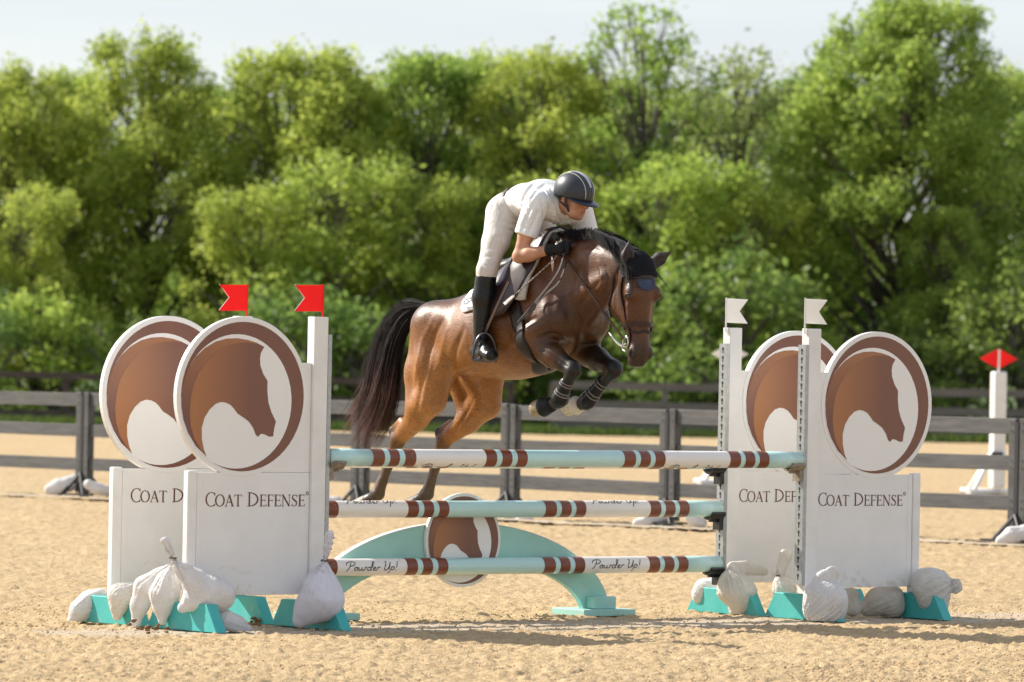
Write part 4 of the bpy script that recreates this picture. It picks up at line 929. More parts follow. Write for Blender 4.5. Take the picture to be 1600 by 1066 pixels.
def coat_colours(V):
    base = np.array([.115, .041, .011]); warm = np.array([.36, .146, .032]); mid = np.array([.195, .076, .018]); dark = np.array([.034, .0145, .007]); blk = np.array([.009, .0065, .0055])
    C = np.tile(base, (len(V), 1))
    def mixin(col, m):
        nonlocal C
        C = C * (1 - m[:, None]) + col * m[:, None]
    body = (V[:, 0] < .1)
    mixin(mid, .9 * sstep(-V[:, 0], .35, .8) * (1 - sstep(V[:, 2] - (2.0 + .33 * (V[:, 0] + 1)), -.16, .0)))
    low = sstep(-V[:, 2], -1.85, -1.5) * body * sstep(V[:, 0], -1.7, -1.4); mixin(warm, .75 * low)                         # lighter under the flanks
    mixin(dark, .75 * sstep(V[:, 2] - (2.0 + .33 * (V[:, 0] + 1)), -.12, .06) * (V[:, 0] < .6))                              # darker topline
    mixin(dark, .55 * sstep(V[:, 0], -.15, .05) * (1 - sstep(V[:, 0], .2, .35)) * (1 - sstep(V[:, 2], 1.9, 2.05)))           # breast
    td, dd = seg_t(V, HO, hd(.64, 0, 0)); inhead = (dd < .24) & (V[:, 0] > .38); mixin(dark, .25 * inhead); mixin(blk * 2.2, inhead * sstep(td, .72, .95) * .8)
    for i in range(7):
        t, d = seg_t(V, CREST[i], CREST[i + 1]); mixin(blk, .95 * (1 - sstep(d, .035, .075)))
    for L in (FR, FL):
        t, d = seg_t(V, L['elbow'], L['knee']); m = (d < .13) * (sstep(t, .6, .97) if L is FR else sstep(t, .3, .8)); mixin(blk, .92 * m)
        if L is FR: mixin(dark * .9, .6 * (d < .13) * sstep(t, .05, .4) * (1 - sstep(t, .4, .8)))
        else: mixin(blk * 1.3, .7 * (d < .13) * sstep(t, .05, .4))
        for a, b in (('knee', 'fet'), ('fet', 'cor')):
            t, d = seg_t(V, L[a], L[b]); mixin(blk, .95 * (d < .085))
    for L in (RR, RL):
        t, d = seg_t(V, L['stifle'], L['hock']); mixin(dark, .7 * (d < .11) * sstep(t, .8, 1.0))
        t, d = seg_t(V, L['hock'] + np.array([-.06, 0, .075]), L['hock'] + np.array([-.05, 0, 0])); mixin(blk, .85 * (d < .035))
        t, d = seg_t(V, L['hock'], L['fet']); mixin(np.array([.07, .042, .026]), .95 * (d < .075) * sstep(t, .05, .25))
        t, d = seg_t(V, L['fet'], L['cor']); mixin(blk * 1.6, .9 * (d < .06) * (t > .0))
    hoofc = {0: (.34, .27, .17), 1: (.62, .53, .38), 2: (.20, .16, .11), 3: (.10, .09, .075)}
    for i, L in enumerate((FR, FL, RR, RL)):
        ax = L['toe'] - L['cor']; t = (V - L['cor']) @ ax / (ax @ ax); d = np.linalg.norm(V - L['toe'], axis=1)
        mixin(np.array(hoofc[i]), 1.0 * (d < .11) * sstep(t, .12, .2))
    for s in (-1, 1):                                     # eyes and nostril insides
        mixin(blk * .6, 1.0 * (np.linalg.norm(V - hd(.585, .036, s * .070), axis=1) < .027))
    return C
set_tint(hb, coat_colours(HV))
M_lid = mat('horse_eyelid', (.04, .018, .010), .5)
# eyes: set into the head where the photograph shows the near one, mirrored across the head
M_eye = mat('horse_eye', (.012, .008, .006), .06, spec=.8)
_T = BVHTree.FromPolygons([tuple(v) for v in HV], [tuple(q) for q in HQ]); _Mi = (Matrix.Translation((HM[0], HM[1], 0)) @ Matrix.Rotation(HANG, 4, 'Z')).inverted()
_h, _n, _, _ = _T.ray_cast(_Mi @ Vector((0, 0, HC)), (_Mi.to_3x3() @ Vector(ray(981.5, 464))).normalized()); _h = np.array(_h - _n * .009) - HO
for s in (-1, 1):
    bm = bmesh.new(); bmesh.ops.create_uvsphere(bm, u_segments=16, v_segments=12, radius=.019); me = bpy.data.meshes.new('eye'); bm.to_mesh(me); bm.free(); me.shade_smooth(); me.materials.append(M_eye)
    e = link(bpy.data.objects.new('eye', me), horse); e.location = hd(_h @ HA, _h @ HB, (_h @ HDY) * -s); e.scale = (1, .8, .8)
    c = hd(_h @ HA, _h @ HB, (_h @ HDY) * -s); lid = []
    for a in np.linspace(-.2, math.pi + .2, 9):
        p = c + HB * .024 * math.cos(a) - HA * .016 * math.sin(a); q, n_, _, _ = _T.find_nearest(Vector(p)); lid.append(np.array(q + n_ * .001))
    MB().tube(lid, [.002, .004, .005, .006, .006, .006, .005, .004, .002], 6).build('eyelid', M_lid, horse, smooth=True)
# hair made of thin tapering strands
def strands(name, m, parent, paths, r0, seg=3, tints=None):
    V = []; Fc = []; T = []
    for pi, P in enumerate(paths):
        P = [np.array(p) for p in P]; n = len(P); b0 = len(V); rr = r0 if np.isscalar(r0) else r0[pi]
        for i in range(n):
            t = P[min(i + 1, n - 1)] - P[max(i - 1, 0)]; t /= np.linalg.norm(t) + 1e-9
            a = np.cross(t, [.3, .9, .2]); a /= np.linalg.norm(a) + 1e-9; b = np.cross(t, a)
            r = rr * (1 - (i / (n - 1)) ** 2 * .85)
            for k in range(seg):
                an = 2 * math.pi * k / seg; V.append(P[i] + r * (math.cos(an) * a + math.sin(an) * b))
                if tints: T.append(tints(pi, i / (n - 1)))
        for i in range(n - 1):
            for k in range(seg): Fc.append((b0 + i * seg + k, b0 + i * seg + (k + 1) % seg, b0 + (i + 1) * seg + (k + 1) % seg, b0 + (i + 1) * seg + k))
    o = np_mesh(name, np.array(V), np.array(Fc), m, parent)
    if tints: set_tint(o, np.array(T))
    return o
M_hair = attr_mat('black_hair', .55, 0, .18)
def tail():
    R = random.Random(5); paths = []
    key = [hp(690, 486, 0), hp(664, 480, .0), hp(636, 486, .02), hp(613, 520, .03), hp(600, 570, .04), hp(592, 615, .05), hp(575, 655, .06), hp(553, 690, .07)]
    K = catmull(key, 4); n = len(K)
    wid = np.interp(np.linspace(0, 1, n), [0, .12, .3, .5, .7, .85, 1], [.02, .035, .085, .115, .135, .15, .16])
    locks = [(R.uniform(0, 6.28), math.sqrt(R.random()), R.uniform(.8, 1.03), R.uniform(0, 6.28), R.uniform(.008, .03), R.uniform(-.25, .25)) for _ in range(70)]
    for i in range(2600):
        lk = locks[R.randrange(70)]; sp = R.gauss(0, .10), R.gauss(0, .10); st = 0 if R.random() < .5 else R.uniform(0, .28); ln = lk[2] * R.uniform(.86, 1.0)
        ox, oy = lk[1] * math.cos(lk[0]) + sp[0], lk[1] * math.sin(lk[0]) + sp[1]; ph = lk[3] + R.uniform(-.4, .4); amp = lk[4]; stray = R.random() < .05; kick = R.uniform(.3, 1.0); yaw = lk[5]
        P = []
        for j in range(15):
            f = st + (ln - st) * j / 14; x = f * (n - 1); i0 = min(int(x), n - 2); c = K[i0] + (K[i0 + 1] - K[i0]) * (x - i0)
            t = K[min(i0 + 1, n - 1)] - K[i0]; t = t / np.linalg.norm(t); s1 = np.array([0, 1.0, 0]); s2 = np.cross(t, s1)
            ww = np.interp(x, range(n), wid); g = .25 + .75 * sstep(np.array(f), 0, .35); e = max(0, f - .3)
            P.append(c + s1 * (ox * ww * g * .62 + yaw * e * e * .5) + s2 * (oy * ww * g + amp * math.sin(7 * f + ph) * (.3 + f)) + (np.array([-.30, 0, .10]) * e * e * kick if stray else 0))
        paths.append(P)
    def tint(pi, f):
        r = sstep(np.array(f), .55, 1.0) * (.5 + .5 * math.sin(pi * 1.7)); return np.array([.013, .010, .010]) * (1 - r) + np.array([.22, .10, .075]) * r
    strands('tail', M_hair, horse, paths, .0017, 3, tint)
tail()
def mane():
    R = random.Random(8); paths = []
    crest = catmull([(-.42, 0, 2.245), (-.30, 0, 2.325), (-.12, 0, 2.36), (.06, 0, 2.375), (.22, 0, 2.378), (.36, 0, 2.345), (.47, 0, 2.295), (.545, 0, 2.24)], 6); n = len(crest)
    lock = [(R.random(), R.uniform(.2, 1.1), R.uniform(.7, 1.3), R.uniform(.3, 1.2)) for _ in range(34)]; lock.sort()
    for i in range(3600):
        lk = lock[R.randrange(34)]; x = min(max(lk[0] * .94 + R.gauss(0, .022), 0), .95) * (n - 1.01); i0 = int(x); c = crest[i0] + (crest[i0 + 1] - crest[i0]) * (x - i0); t = crest[i0 + 1] - crest[i0]; t /= np.linalg.norm(t)
        f = x / n; side = -1 if R.random() < .8 else 1
        ln = R.uniform(.13, .18) * lk[2] * (1.3 if f > .5 else 1.0); lift = .018 * lk[3] * R.uniform(.3, 1.5); fwd = lk[1] + R.uniform(-.15, .15)
        P = [c + np.array([0, R.uniform(-.02, .02), -.016])]; fwd = .55 + .55 * lk[1] + R.uniform(-.12, .12); wav = R.uniform(0, 6.28)
        for j in range(1, 9):
            q = j / 8
            P.append(P[0] + t * fwd * ln * q + np.array([0, side * (.016 + ln * (.30 + .25 * lk[3]) * q ** 1.1) + .004 * math.sin(5 * q + wav), lift * math.sin(math.pi * min(1, q * 1.1) * .75) * 1.6 + .016 - ln * .34 * q ** 1.8]))
        paths.append(P)
    for i in range(60):
        x = R.random() * .85 * (n - 1.01); c = crest[int(x)]; P = [c]; d = np.array([R.uniform(-.2, .9), R.uniform(-.6, .3), R.uniform(.4, 1.0)])
        for j in range(1, 7): q = j / 6; P.append(c + d * .09 * q + np.array([.03 * q * q, 0, -.06 * q * q]))
        paths.append(P)
    strands('mane', M_hair, horse, paths, .0015, 3, lambda pi, f: np.array([.014, .011, .010]) * (1 + .8 * f * (pi % 5 == 0)))
mane()
# ------------------------------------------------------------------ the rider
rider = empty('person', (HM[0], HM[1], 0), HANG)
tag(rider, 'rider in white polo shirt, pale breeches, tall black boots and dark helmet, leaning forward', 'person')
hipR = hp(787, 337, .11); hipL = hipR * [1, -1, 1]
kneeR = hp(761, 422, .325); kneeL = kneeR * [1, -1, 1] + np.array([.02, 0, 0])
ankR = hp(751, 536, .345); ankL = ankR * [1, -1, 1]
toeR = ankR + np.array([.15, -.03, -.075]); toeL = toeR * [1, -1, 1]
heelR = ankR + np.array([-.055, .01, -.055]); heelL = heelR * [1, -1, 1]
shR = hp(838, 317, .19); shL = hp(908, 330, -.18)
elR = hp(811, 401, .27); elL = np.array([elR[0] + .06, .26, elR[2] + .0])
wrR = hp(857, 391, .19); hdR = hp(877, 390, .15)
wrL = hp(886, 386, -.06); wrL = np.array([hdR[0] - .05, .17, hdR[2] + .02]); hdL = np.array([hdR[0] + .035, .13, hdR[2] + .005])
T0, T1, T2, T3 = hp(803, 326, 0), hp(824, 315, 0), hp(850, 313, 0), hp(870, 320, 0)
nk = hp(882, 320, 0)
HYW = math.radians(12); HPT = math.radians(15)
hF0 = np.array([math.cos(HYW), math.sin(HYW), 0]); hL = np.array([-math.sin(HYW), math.cos(HYW), 0])
hF = hF0 * math.cos(HPT) - np.array([0, 0, 1]) * math.sin(HPT); hU = np.cross(hF, hL)
hC = hp(897, 307, 0)
def hh(f, l, u): return hC + hF * f + hL * l + hU * u
Rh = np.stack([hF, hL, hU])
def torso(g, o):
    g.rc(T0, T1, .106 + o, .097 + o, .03, 1.25); g.rc(T1, T2, .097 + o, .113 + o, .03, 1.35); g.rc(T2, T3, .113 + o, .092 + o, .03, 1.4)
    g.rc(shR + np.array([-.02, .03, -.005]), shL + np.array([-.02, -.03, -.005]), .072 + o, .072 + o, .05)
def upper_arm(g, o, s):
    sh, el = (shR, elR) if s < 0 else (shL, elL); g.rc(sh, sh * .4 + el * .6, .062 + o, .053 + o, .03); g.rc(sh * .4 + el * .6, el, .050 + o, .042 + o, .02)
def thigh(g, o, s):
    h, k = (hipR, kneeR) if s < 0 else (hipL, kneeL)
    g.rc(h + np.array([-.01, s * .0, .01]), h * .5 + k * .5, .100 + o, .074 + o, .05); g.rc(h * .5 + k * .5, k, .074 + o, .054 + o, .03)
def calf(g, o, s):
    k, a = (kneeR, ankR) if s < 0 else (kneeL, ankL)
    m = k * .62 + a * .38 + np.array([-.012, 0, 0]); g.rc(k, m, .056 + o, .057 + o, .03); g.rc(m, a, .057 + o, .036 + o, .03)
def foot(g, o, s):
    a, h, t = (ankR, heelR, toeR) if s < 0 else (ankL, heelL, toeL)
    g.rc(a, h + np.array([.01, 0, .01]), .037 + o, .033 + o, .02); g.rc(a, t * .6 + a * .4, .036 + o, .032 + o, .02); g.rc(h, t, .030 + o, .028 + o, .02, 1.25); g.rc(t * .6 + h * .4, t, .029 + o, .025 + o, .02, 1.25)
def head(g):
    g.ell(hh(-.01, 0, .035), (.100, .078, .095), .02, Rh)          # skull
    g.ell(hh(.035, 0, -.045), (.062, .060, .085), .03, Rh)         # face
    g.rc(hh(.045, -.025, -.095), hh(.045, .025, -.095), .030, .030, .03)   # jaw
    g.rc(hh(.078, 0, -.112), hh(.078, 0, -.108), .020, .020, .02)   # chin
    g.rc(hh(-.02, -.045, -.06), hh(.05, -.03, -.095), .025, .022, .02); g.rc(hh(-.02, .045, -.06), hh(.05, .03, -.095), .025, .022, .02)
    g.rc(hh(.098, 0, -.002), hh(.118, 0, -.038), .009, .013, .012)   # nose
    g.ell(hh(.105, -.011, -.043), (.010, .007, .007), .006, Rh); g.ell(hh(.105, .011, -.043), (.010, .007, .007), .006, Rh)
    g.rc(hh(.092, -.022, -.066), hh(.100, 0, -.064), .006, .008, .008); g.rc(hh(.092, .022, -.066), hh(.100, 0, -.064), .006, .008, .008)   # lips
    g.rc(hh(.090, -.018, -.078), hh(.097, 0, -.079), .007, .008, .008); g.rc(hh(.090, .018, -.078), hh(.097, 0, -.079), .007, .008, .008)
    g.ell(hh(.104, 0, -.0715), (.016, .018, .0022), .004, Rh, op='s')
    for s in (-1, 1):
        g.ell(hh(.088, s * .031, .0), (.014, .015, .010), .012, Rh, op='s'); g.ell(hh(.075, s * .032, .0), (.014, .013, .012), .004, Rh)   # eyes
        g.rc(hh(.092, s * .012, .018), hh(.083, s * .045, .020), .009, .008, .012)                                                      # brow
        g.ell(hh(.062, s * .045, -.035), (.022, .020, .022), .02, Rh)                                                                    # cheek bone
        g.ell(hh(-.012, s * .078, -.02), (.022, .008, .032), .008, Rh)                                                                    # ear
    g.rc(nk + np.array([-.05, 0, -.01]), hh(-.025, 0, -.05), .060, .056, .03)
g = Field((-.95, -.52, 1.50), (.32, .52, 2.86), .0078)
torso(g, -.006)
for s in (-1, 1):
    upper_arm(g, -.004, s); thigh(g, -.006, s); calf(g, -.008, s); foot(g, -.008, s)
    el, wr, hd_ = (elR, wrR, hdR) if s < 0 else (elL, wrL, hdL)
    m = el * .65 + wr * .35; g.rc(el, m, .041, .044, .02); g.rc(m, wr, .044, .029, .02); g.rc(wr, hd_, .028, .028, .015)
head(g)
V, Q = g.mesh(1)
M_skin = attr_mat('skin', .5, 0, .4)
ro = np_mesh('body', V, Q, M_skin, rider)
C = np.tile(np.array([.52, .265, .165]), (len(V), 1)); d = np.linalg.norm(V - hh(.1, 0, -.07), axis=1); lips = (np.abs((V - hh(0, 0, -.0715)) @ hU) < .011) & (np.abs((V - hC) @ hL) < .022) & (((V - hC) @ hF) > .085)
C[lips] = (.42, .15, .11)
rosy = np.exp(-(np.linalg.norm(V - hh(.09, 0, -.03), axis=1) / .05) ** 2)[:, None]; C = C * (1 - .35 * rosy) + np.array([.55, .21, .13]) * .35 * rosy
for s in (-1, 1):
    e = np.linalg.norm(V - hh(.088, s * .032, .0), axis=1) < .010; C[e] = (.10, .07, .05)
    b = (np.linalg.norm((V - hh(.09, s * .03, .021)) * [1, 1, 1], axis=1) < .02) & (np.abs((V - hC) @ hU - .021) < .005); C[b] = (.14, .07, .035)
set_tint(ro, C)
# hair at the temples and nape
hairp = []
R_ = random.Random(3)
for i in range(260):
    s = -1 if R_.random() < .6 else 1; f = R_.uniform(-.085, .005); l = s * .079 * math.sqrt(max(.1, 1 - (f / .11) ** 2)); c = hh(f, l, R_.uniform(-.01, .03)); d = hU * -1 * R_.uniform(.02, .045) + hF * R_.uniform(-.012, .012)
    hairp.append([c, c + d * .5 + hL * s * .004, c + d])
M_rhair = mat('brown_hair', (.10, .05, .025), .5)
strands('hair', M_rhair, rider, hairp, .002)

M_shirt = mat('white_cotton', (.80, .79, .775), .8, (.77, .76, .745), scale=10, bump=.0)
def cloth_bump(m, sc, st, strength, dist):
    nt = m.node_tree; N = nt.nodes; L = nt.links.new; tc = N.new('ShaderNodeTexCoord'); mp = N.new('ShaderNodeMapping'); mp.inputs['Scale'].default_value = st
    n = N.new('ShaderNodeTexNoise'); n.inputs['Scale'].default_value = sc; n.inputs['Detail'].default_value = 2; n.inputs['Distortion'].default_value = 1.2
    bp = N.new('ShaderNodeBump'); bp.inputs['Strength'].default_value = strength; bp.inputs['Distance'].default_value = dist
    L(tc.outputs['Object'], mp.inputs['Vector']); L(mp.outputs['Vector'], n.inputs['Vector']); L(n.outputs['Fac'], bp.inputs['Height']); L(bp.outputs['Normal'], N['Principled BSDF'].inputs['Normal'])
cloth_bump(M_shirt, 16, (.6, 1, 1.6), .35, .02)
M_breech = mat('pale_breeches', (.61, .565, .52), .75, (.55, .505, .46), scale=12); cloth_bump(M_breech, 16, (1, 1, .6), .45, .02)
M_boot = mat('black_leather', (.006, .006, .006), .3, (.010, .009, .009), scale=20, spec=.35); cloth_bump(M_boot, 24, (.6, .6, 2.0), .3, .01)
M_glove = mat('black_glove', (.006, .006, .007), .55, spec=.25)
# shirt
g = Field((-.80, -.42, 2.24), (.16, .42, 2.84), .0072)
torso(g, .010); 
td = T1 - T0; td /= np.linalg.norm(td)
g.half(T0 + td * .055 + np.array([0, 0, .0]), -td)
g.rc(nk + np.array([-.055, 0, 0]), nk + np.array([-.01, 0, .004]), .082, .074, .03, 1.1)          # collar stand
g2 = Field((-.80, -.42, 2.24), (.16, .42, 2.84), .0072)
for s in (-1, 1):
    sh, el = (shR, elR) if s < 0 else (shL, elL); e = sh * .42 + el * .58
    g2.rc(sh, e, .074, .073, .03)
    dd = (el - sh) / np.linalg.norm(el - sh)
sl = (slice(None),) * 3; x, y, z = g2._pts(sl)
for s in (-1, 1):                                        # sleeve hems
    sh, el = (shR, elR) if s < 0 else (shL, elL); e = sh * .42 + el * .58; dd = (el - sh) / np.linalg.norm(el - sh)
    side = (y * s > 0); pl = (x - e[0]) * dd[0] + (y - e[1]) * dd[1] + (z - e[2]) * dd[2] - .012
    g2.D = np.where(side, np.maximum(g2.D, pl), g2.D).astype(np.float32)
g._op(sl, g2.D, .03, 'u')
g.ell(hh(.03, 0, -.105), (.075, .058, .055), .012, Rh, op='s')                                     # open neck
g.rc(nk + np.array([-.03, 0, .01]), hh(.0, 0, -.05), .064, .066, .01, op='s')
V, Q = g.mesh(1)
FOLDS = [([(803, 286), (795, 298), (792, 312)], .012, .010, 0), ([(822, 284), (812, 298), (806, 316)], .010, .010, 0), ([(836, 285), (824, 297), (815, 314)], .010, .010, 0), ([(850, 289), (837, 300), (829, 312)], .010, .008, 0), ([(828, 289), (818, 302)], .010, -.006, 0),
  ([(830, 326), (821, 344), (815, 362)], .011, .009, 0), ([(842, 330), (834, 348), (826, 366)], .010, .009, 0), ([(836, 322), (828, 342)], .010, -.006, 0), ([(800, 314), (812, 322), (822, 332)], .009, .008, 0), ([(806, 300), (818, 314), (826, 330)], .010, .008, 0), ([(846, 312), (850, 330), (848, 345)], .012, .010, 0), ([(858, 318), (862, 335), (864, 350)], .010, .007, 0), ([(812, 352), (822, 357), (834, 358)], .008, .007, 0)]
V = sculpt(V, Q, FOLDS); shirt = np_mesh('shirt', V, Q, M_shirt, rider); SHV, SHQ = V, Q
# collar wings, placket print and sleeve folds
def strip(name, P, w0, w1, th, m, parent, nrm):
    """bent flat band through P with thickness"""
    P = [np.array(p, float) for p in P]; n = len(P); V = []; Fc = []
    for i in range(n):
        t = P[min(i + 1, n - 1)] - P[max(i - 1, 0)]; t /= np.linalg.norm(t) + 1e-9
        nn = np.array(nrm[i] if isinstance(nrm, list) else nrm, float); q = np.cross(t, nn); q /= np.linalg.norm(q) + 1e-9; nn = np.cross(q, t); ww = w0 + (w1 - w0) * i / (n - 1)
        V += [P[i] + q * ww / 2 + nn * th / 2, P[i] - q * ww / 2 + nn * th / 2, P[i] - q * ww / 2 - nn * th / 2, P[i] + q * ww / 2 - nn * th / 2]
    for i in range(n - 1):
        for k in range(4): Fc.append((4 * i + k, 4 * i + (k + 1) % 4, 4 * i + 4 + (k + 1) % 4, 4 * i + 4 + k))
    Fc += [(3, 2, 1, 0), tuple(4 * (n - 1) + k for k in range(4))]
    return mesh_obj(name, V, Fc, m, parent, smooth=False)
# breeches
g = Field((-.95, -.50, 1.95), (-.1, .50, 2.75), .0072)
g.rc(T0, T0 * .5 + T1 * .5, .113, .107, .03, 1.25); g.half(T0 + td * .085, td); g.ell(T0 + np.array([-.05, 0, -.02]), (.105, .15, .112), .04)
for s in (-1, 1): thigh(g, .007, s); calf(g, .003, s)
g.half((0, 0, 2.00), (0, 0, -1))
V, Q = g.mesh(1)
V = sculpt(V, Q, [([(792, 334), (803, 341), (812, 345)], .009, .010, 0), ([(788, 344), (800, 350), (810, 352)], .009, .009, 0), ([(784, 356), (796, 360), (805, 361)], .009, .008, 0), ([(772, 318), (766, 332), (764, 344)], .008, .006, 0), ([(778, 320), (784, 332), (780, 346)], .009, .006, 0), ([(782, 366), (786, 378)], .009, .006, 0), ([(750, 395), (760, 400), (772, 402)], .008, .006, 0), ([(748, 410), (758, 415), (770, 416)], .007, .007, 0), ([(753, 380), (764, 388), (776, 390)], .01, .005, 0)])
np_mesh('breeches', V, Q, M_breech, rider)
# belt
M_belt = mat('brown_belt', (.05, .022, .014), .4)
bc = T0 + td * .072; pr = np.cross([0, 1, 0], td)
ring = [bc + np.array([0, 1, 0]) * .150 * math.cos(a) + pr * .121 * math.sin(a) for a in np.linspace(0, 2 * math.pi, 40)]
bo = strip('belt', ring, .03, .03, .006, M_belt, rider, [np.array([0, 1, 0]) * math.cos(a) + pr * math.sin(a) for a in np.linspace(0, 2 * math.pi, 40)])
# boots
for s in (-1, 1):
    g = Field((-.72, -.50, 1.48) if s < 0 else (-.72, .18, 1.48), (-.15, -.18, 2.25) if s < 0 else (-.15, .50, 2.25), .0068)
    calf(g, .009, s); foot(g, .006, s)
    k, a = (kneeR, ankR) if s < 0 else (kneeL, ankL)
    for i in range(6):                                   # creases above the ankle
        c = a * (1 - .06 * (i + 1)) + k * .06 * (i + 1); g.rc(c + np.array([-.05, .03, .006 * (i % 2)]), c + np.array([.05, -.03, -.004]), .004, .004, .008)
    g.half(k + np.array([0, 0, -.035]), (k - a))
    sole = (heelR if s < 0 else heelL); V, Q = g.mesh(1); np_mesh('boot', V, Q, M_boot, rider)
# gloves: palm, four curled fingers, thumb
for s in (-1, 1):
    wr, hc = (wrR, hdR) if s < 0 else (wrL, hdL)
    f = hc - wr; f /= np.linalg.norm(f); side = np.array([0, -s, 0.0]); side -= f * (side @ f); side /= np.linalg.norm(side); up = np.cross(f, side) * (1 if s < 0 else -1)
    if up[2] < 0: up = -up
    g = Field(hc - .12, hc + .12, .0046)
    g.rc(wr, wr + f * .02, .033, .033, .01)
    g.rc(wr + f * .01, hc, .032, .030, .015); g.rc(hc + up * .022, hc - up * .022, .024, .021, .015)
    for i in range(4):
        b = hc + f * .022 + up * (.030 - .019 * i); k1 = b + f * (.026 - .003 * abs(i - 1)) + side * .004; k2 = k1 + side * .026 - f * .006; k3 = k2 - f * .026
        g.rc(b, k1, .0105, .010, .006); g.rc(k1, k2, .010, .0092, .004); g.rc(k2, k3, .0092, .008, .004)
    tb = hc + up * .03 + side * .012 - f * .02; g.rc(tb, tb + f * .03 + up * .012 + side * .008, .012, .0105, .008); g.rc(tb + f * .03 + up * .012 + side * .008, tb + f * .055 + up * .002 + side * .018, .0105, .009, .004)
    V, Q = g.mesh(1); np_mesh('glove', V, Q, M_glove, rider)
# helmet
M_helm = mat('dark_navy_helmet', (.020, .024, .032), .42, (.026, .03, .038), scale=40, spec=.5)
M_helmgrey = mat('helmet_grey_insert', (.48, .50, .54), .35); M_pipe = mat('helmet_piping', (.55, .53, .48), .4); M_visor = mat('helmet_visor', (.012, .018, .035), .35)
def helm_pt(az, el_, k=1.0):
    return hh(-.008, 0, .028) + (hF * .135 * math.cos(az) * math.cos(el_) + hL * .112 * math.sin(az) * math.cos(el_) + hU * .123 * math.sin(el_)) * k
def patch(name, m, fn, nu, nv, parent, th=.004):
    V = []; Fc = []
    for lay in (1.0, 1.0 - th / .12):
        for i in range(nu + 1):
            for j in range(nv + 1):
                az, e = fn(i / nu, j / nv); V.append(helm_pt(az, e, patch.k * lay))
    b = (nu + 1) * (nv + 1); I = lambda i, j: i * (nv + 1) + j
    for i in range(nu):
        for j in range(nv):
            q = (I(i, j), I(i + 1, j), I(i + 1, j + 1), I(i, j + 1)); Fc += [q, tuple(b + v for v in reversed(q))]
    for i in range(nu): Fc += [(I(i, 0), b + I(i, 0), b + I(i + 1, 0), I(i + 1, 0)), (I(i + 1, nv), b + I(i + 1, nv), b + I(i, nv), I(i, nv))]
    for j in range(nv): Fc += [(I(0, j + 1), b + I(0, j + 1), b + I(0, j), I(0, j)), (I(nu, j), b + I(nu, j), b + I(nu, j + 1), I(nu, j + 1))]
    o = mesh_obj(name, V, Fc, m, parent, smooth=True); return o
patch.k = 1.0
helm = patch('helmet', M_helm, lambda u, v: (2 * math.pi * u, math.radians(-17 - 10 * max(0, -math.cos(2 * math.pi * u))) * (1 - v) + math.radians(89.5) * v), 48, 20, rider, .012)
patch.k = 1.02
# insert runs front to back over the top
def over(u, half):                                        # angle along the midline arc: 0 front rim, pi back rim
    return u
def arc_patch(name, m, a0, a1, w0, w1, k, parent):
    V = []; n = 18; Fc = []
    for lay in (k, k - .03):
        for i in range(n + 1):
            t = i / n; a = math.radians(a0 + (a1 - a0) * t); ww = (w0 + (w1 - w0) * t) * (math.sin(math.pi * min(max(t, .03), .97)) ** .35)
            for s in (-1, 0, 1):
                p = hF * .135 * math.cos(a) + hU * .123 * math.sin(a) + hL * ww * s
                q = math.sqrt((p @ hF / .135) ** 2 + (p @ hL / .112) ** 2 + (p @ hU / .123) ** 2); V.append(hh(-.008, 0, .028) + p / q * lay)
    b = 3 * (n + 1)
    for i in range(n):
        for j in range(2):
            q = (3 * i + j, 3 * i + 3 + j, 3 * i + 4 + j, 3 * i + 1 + j); Fc += [q, tuple(b + v for v in reversed(q))]
        Fc += [(3 * i, b + 3 * i, b + 3 * i + 3, 3 * i + 3), (3 * i + 5, b + 3 * i + 5, b + 3 * i + 2, 3 * i + 2)]
    return mesh_obj(name, V, Fc, m, parent, smooth=True)
arc_patch('helmet_insert', M_helmgrey, 27, 130, .013, .016, 1.018, helm)
for s in (-1, 1):
    P = []
    for i in range(22):
        a = math.radians(-8 + 178 * i / 21); p = hF * .135 * math.cos(a) + hU * .123 * math.sin(a) + hL * s * (.040 + .012 * math.sin(a)); q = math.sqrt((p @ hF / .135) ** 2 + (p @ hL / .112) ** 2 + (p @ hU / .123) ** 2); P.append(hh(-.008, 0, .028) + p / q * 1.006)
    MB().tube(P, .0026, 6).build('helmet_piping', M_pipe, helm, smooth=True)
V = []; Fc = []; n = 16
for i in range(n + 1):
    az = math.radians(-66 + 132 * i / n); c = math.cos(az); e = math.radians(-13)
    base = helm_pt(az, e, 1.0); tip = base + (hF * .058 * max(.05, math.cos(az * 1.25)) ** .7 - hU * .022 * max(0, math.cos(az)) + hL * .012 * math.sin(az))
    V += [base + hU * .004, tip + hU * .002, tip - hU * .003, base - hU * .006]
for i in range(n):
    for k in range(4): Fc.append((4 * i + k, 4 * i + 4 + k, 4 * i + 4 + (k + 1) % 4, 4 * i + (k + 1) % 4))
mesh_obj('helmet_visor', V, Fc, M_visor, helm, smooth=True)
M_strap = mat('chin_strap_black', (.014, .014, .015), .5)
for s in (-1, 1):
    strip('chin_strap', [hh(.02, s * .098, .0), hh(.012, s * .088, -.03), hh(.03, s * .070, -.075), hh(.05, s * .045, -.118), hh(.055, 0, -.132)], .016, .012, .003, M_strap, helm, hL * s)
    strip('chin_strap', [hh(-.055, s * .09, -.01), hh(-.03, s * .088, -.04), hh(.02, s * .074, -.066)], .011, .011, .003, M_strap, helm, hL * s)
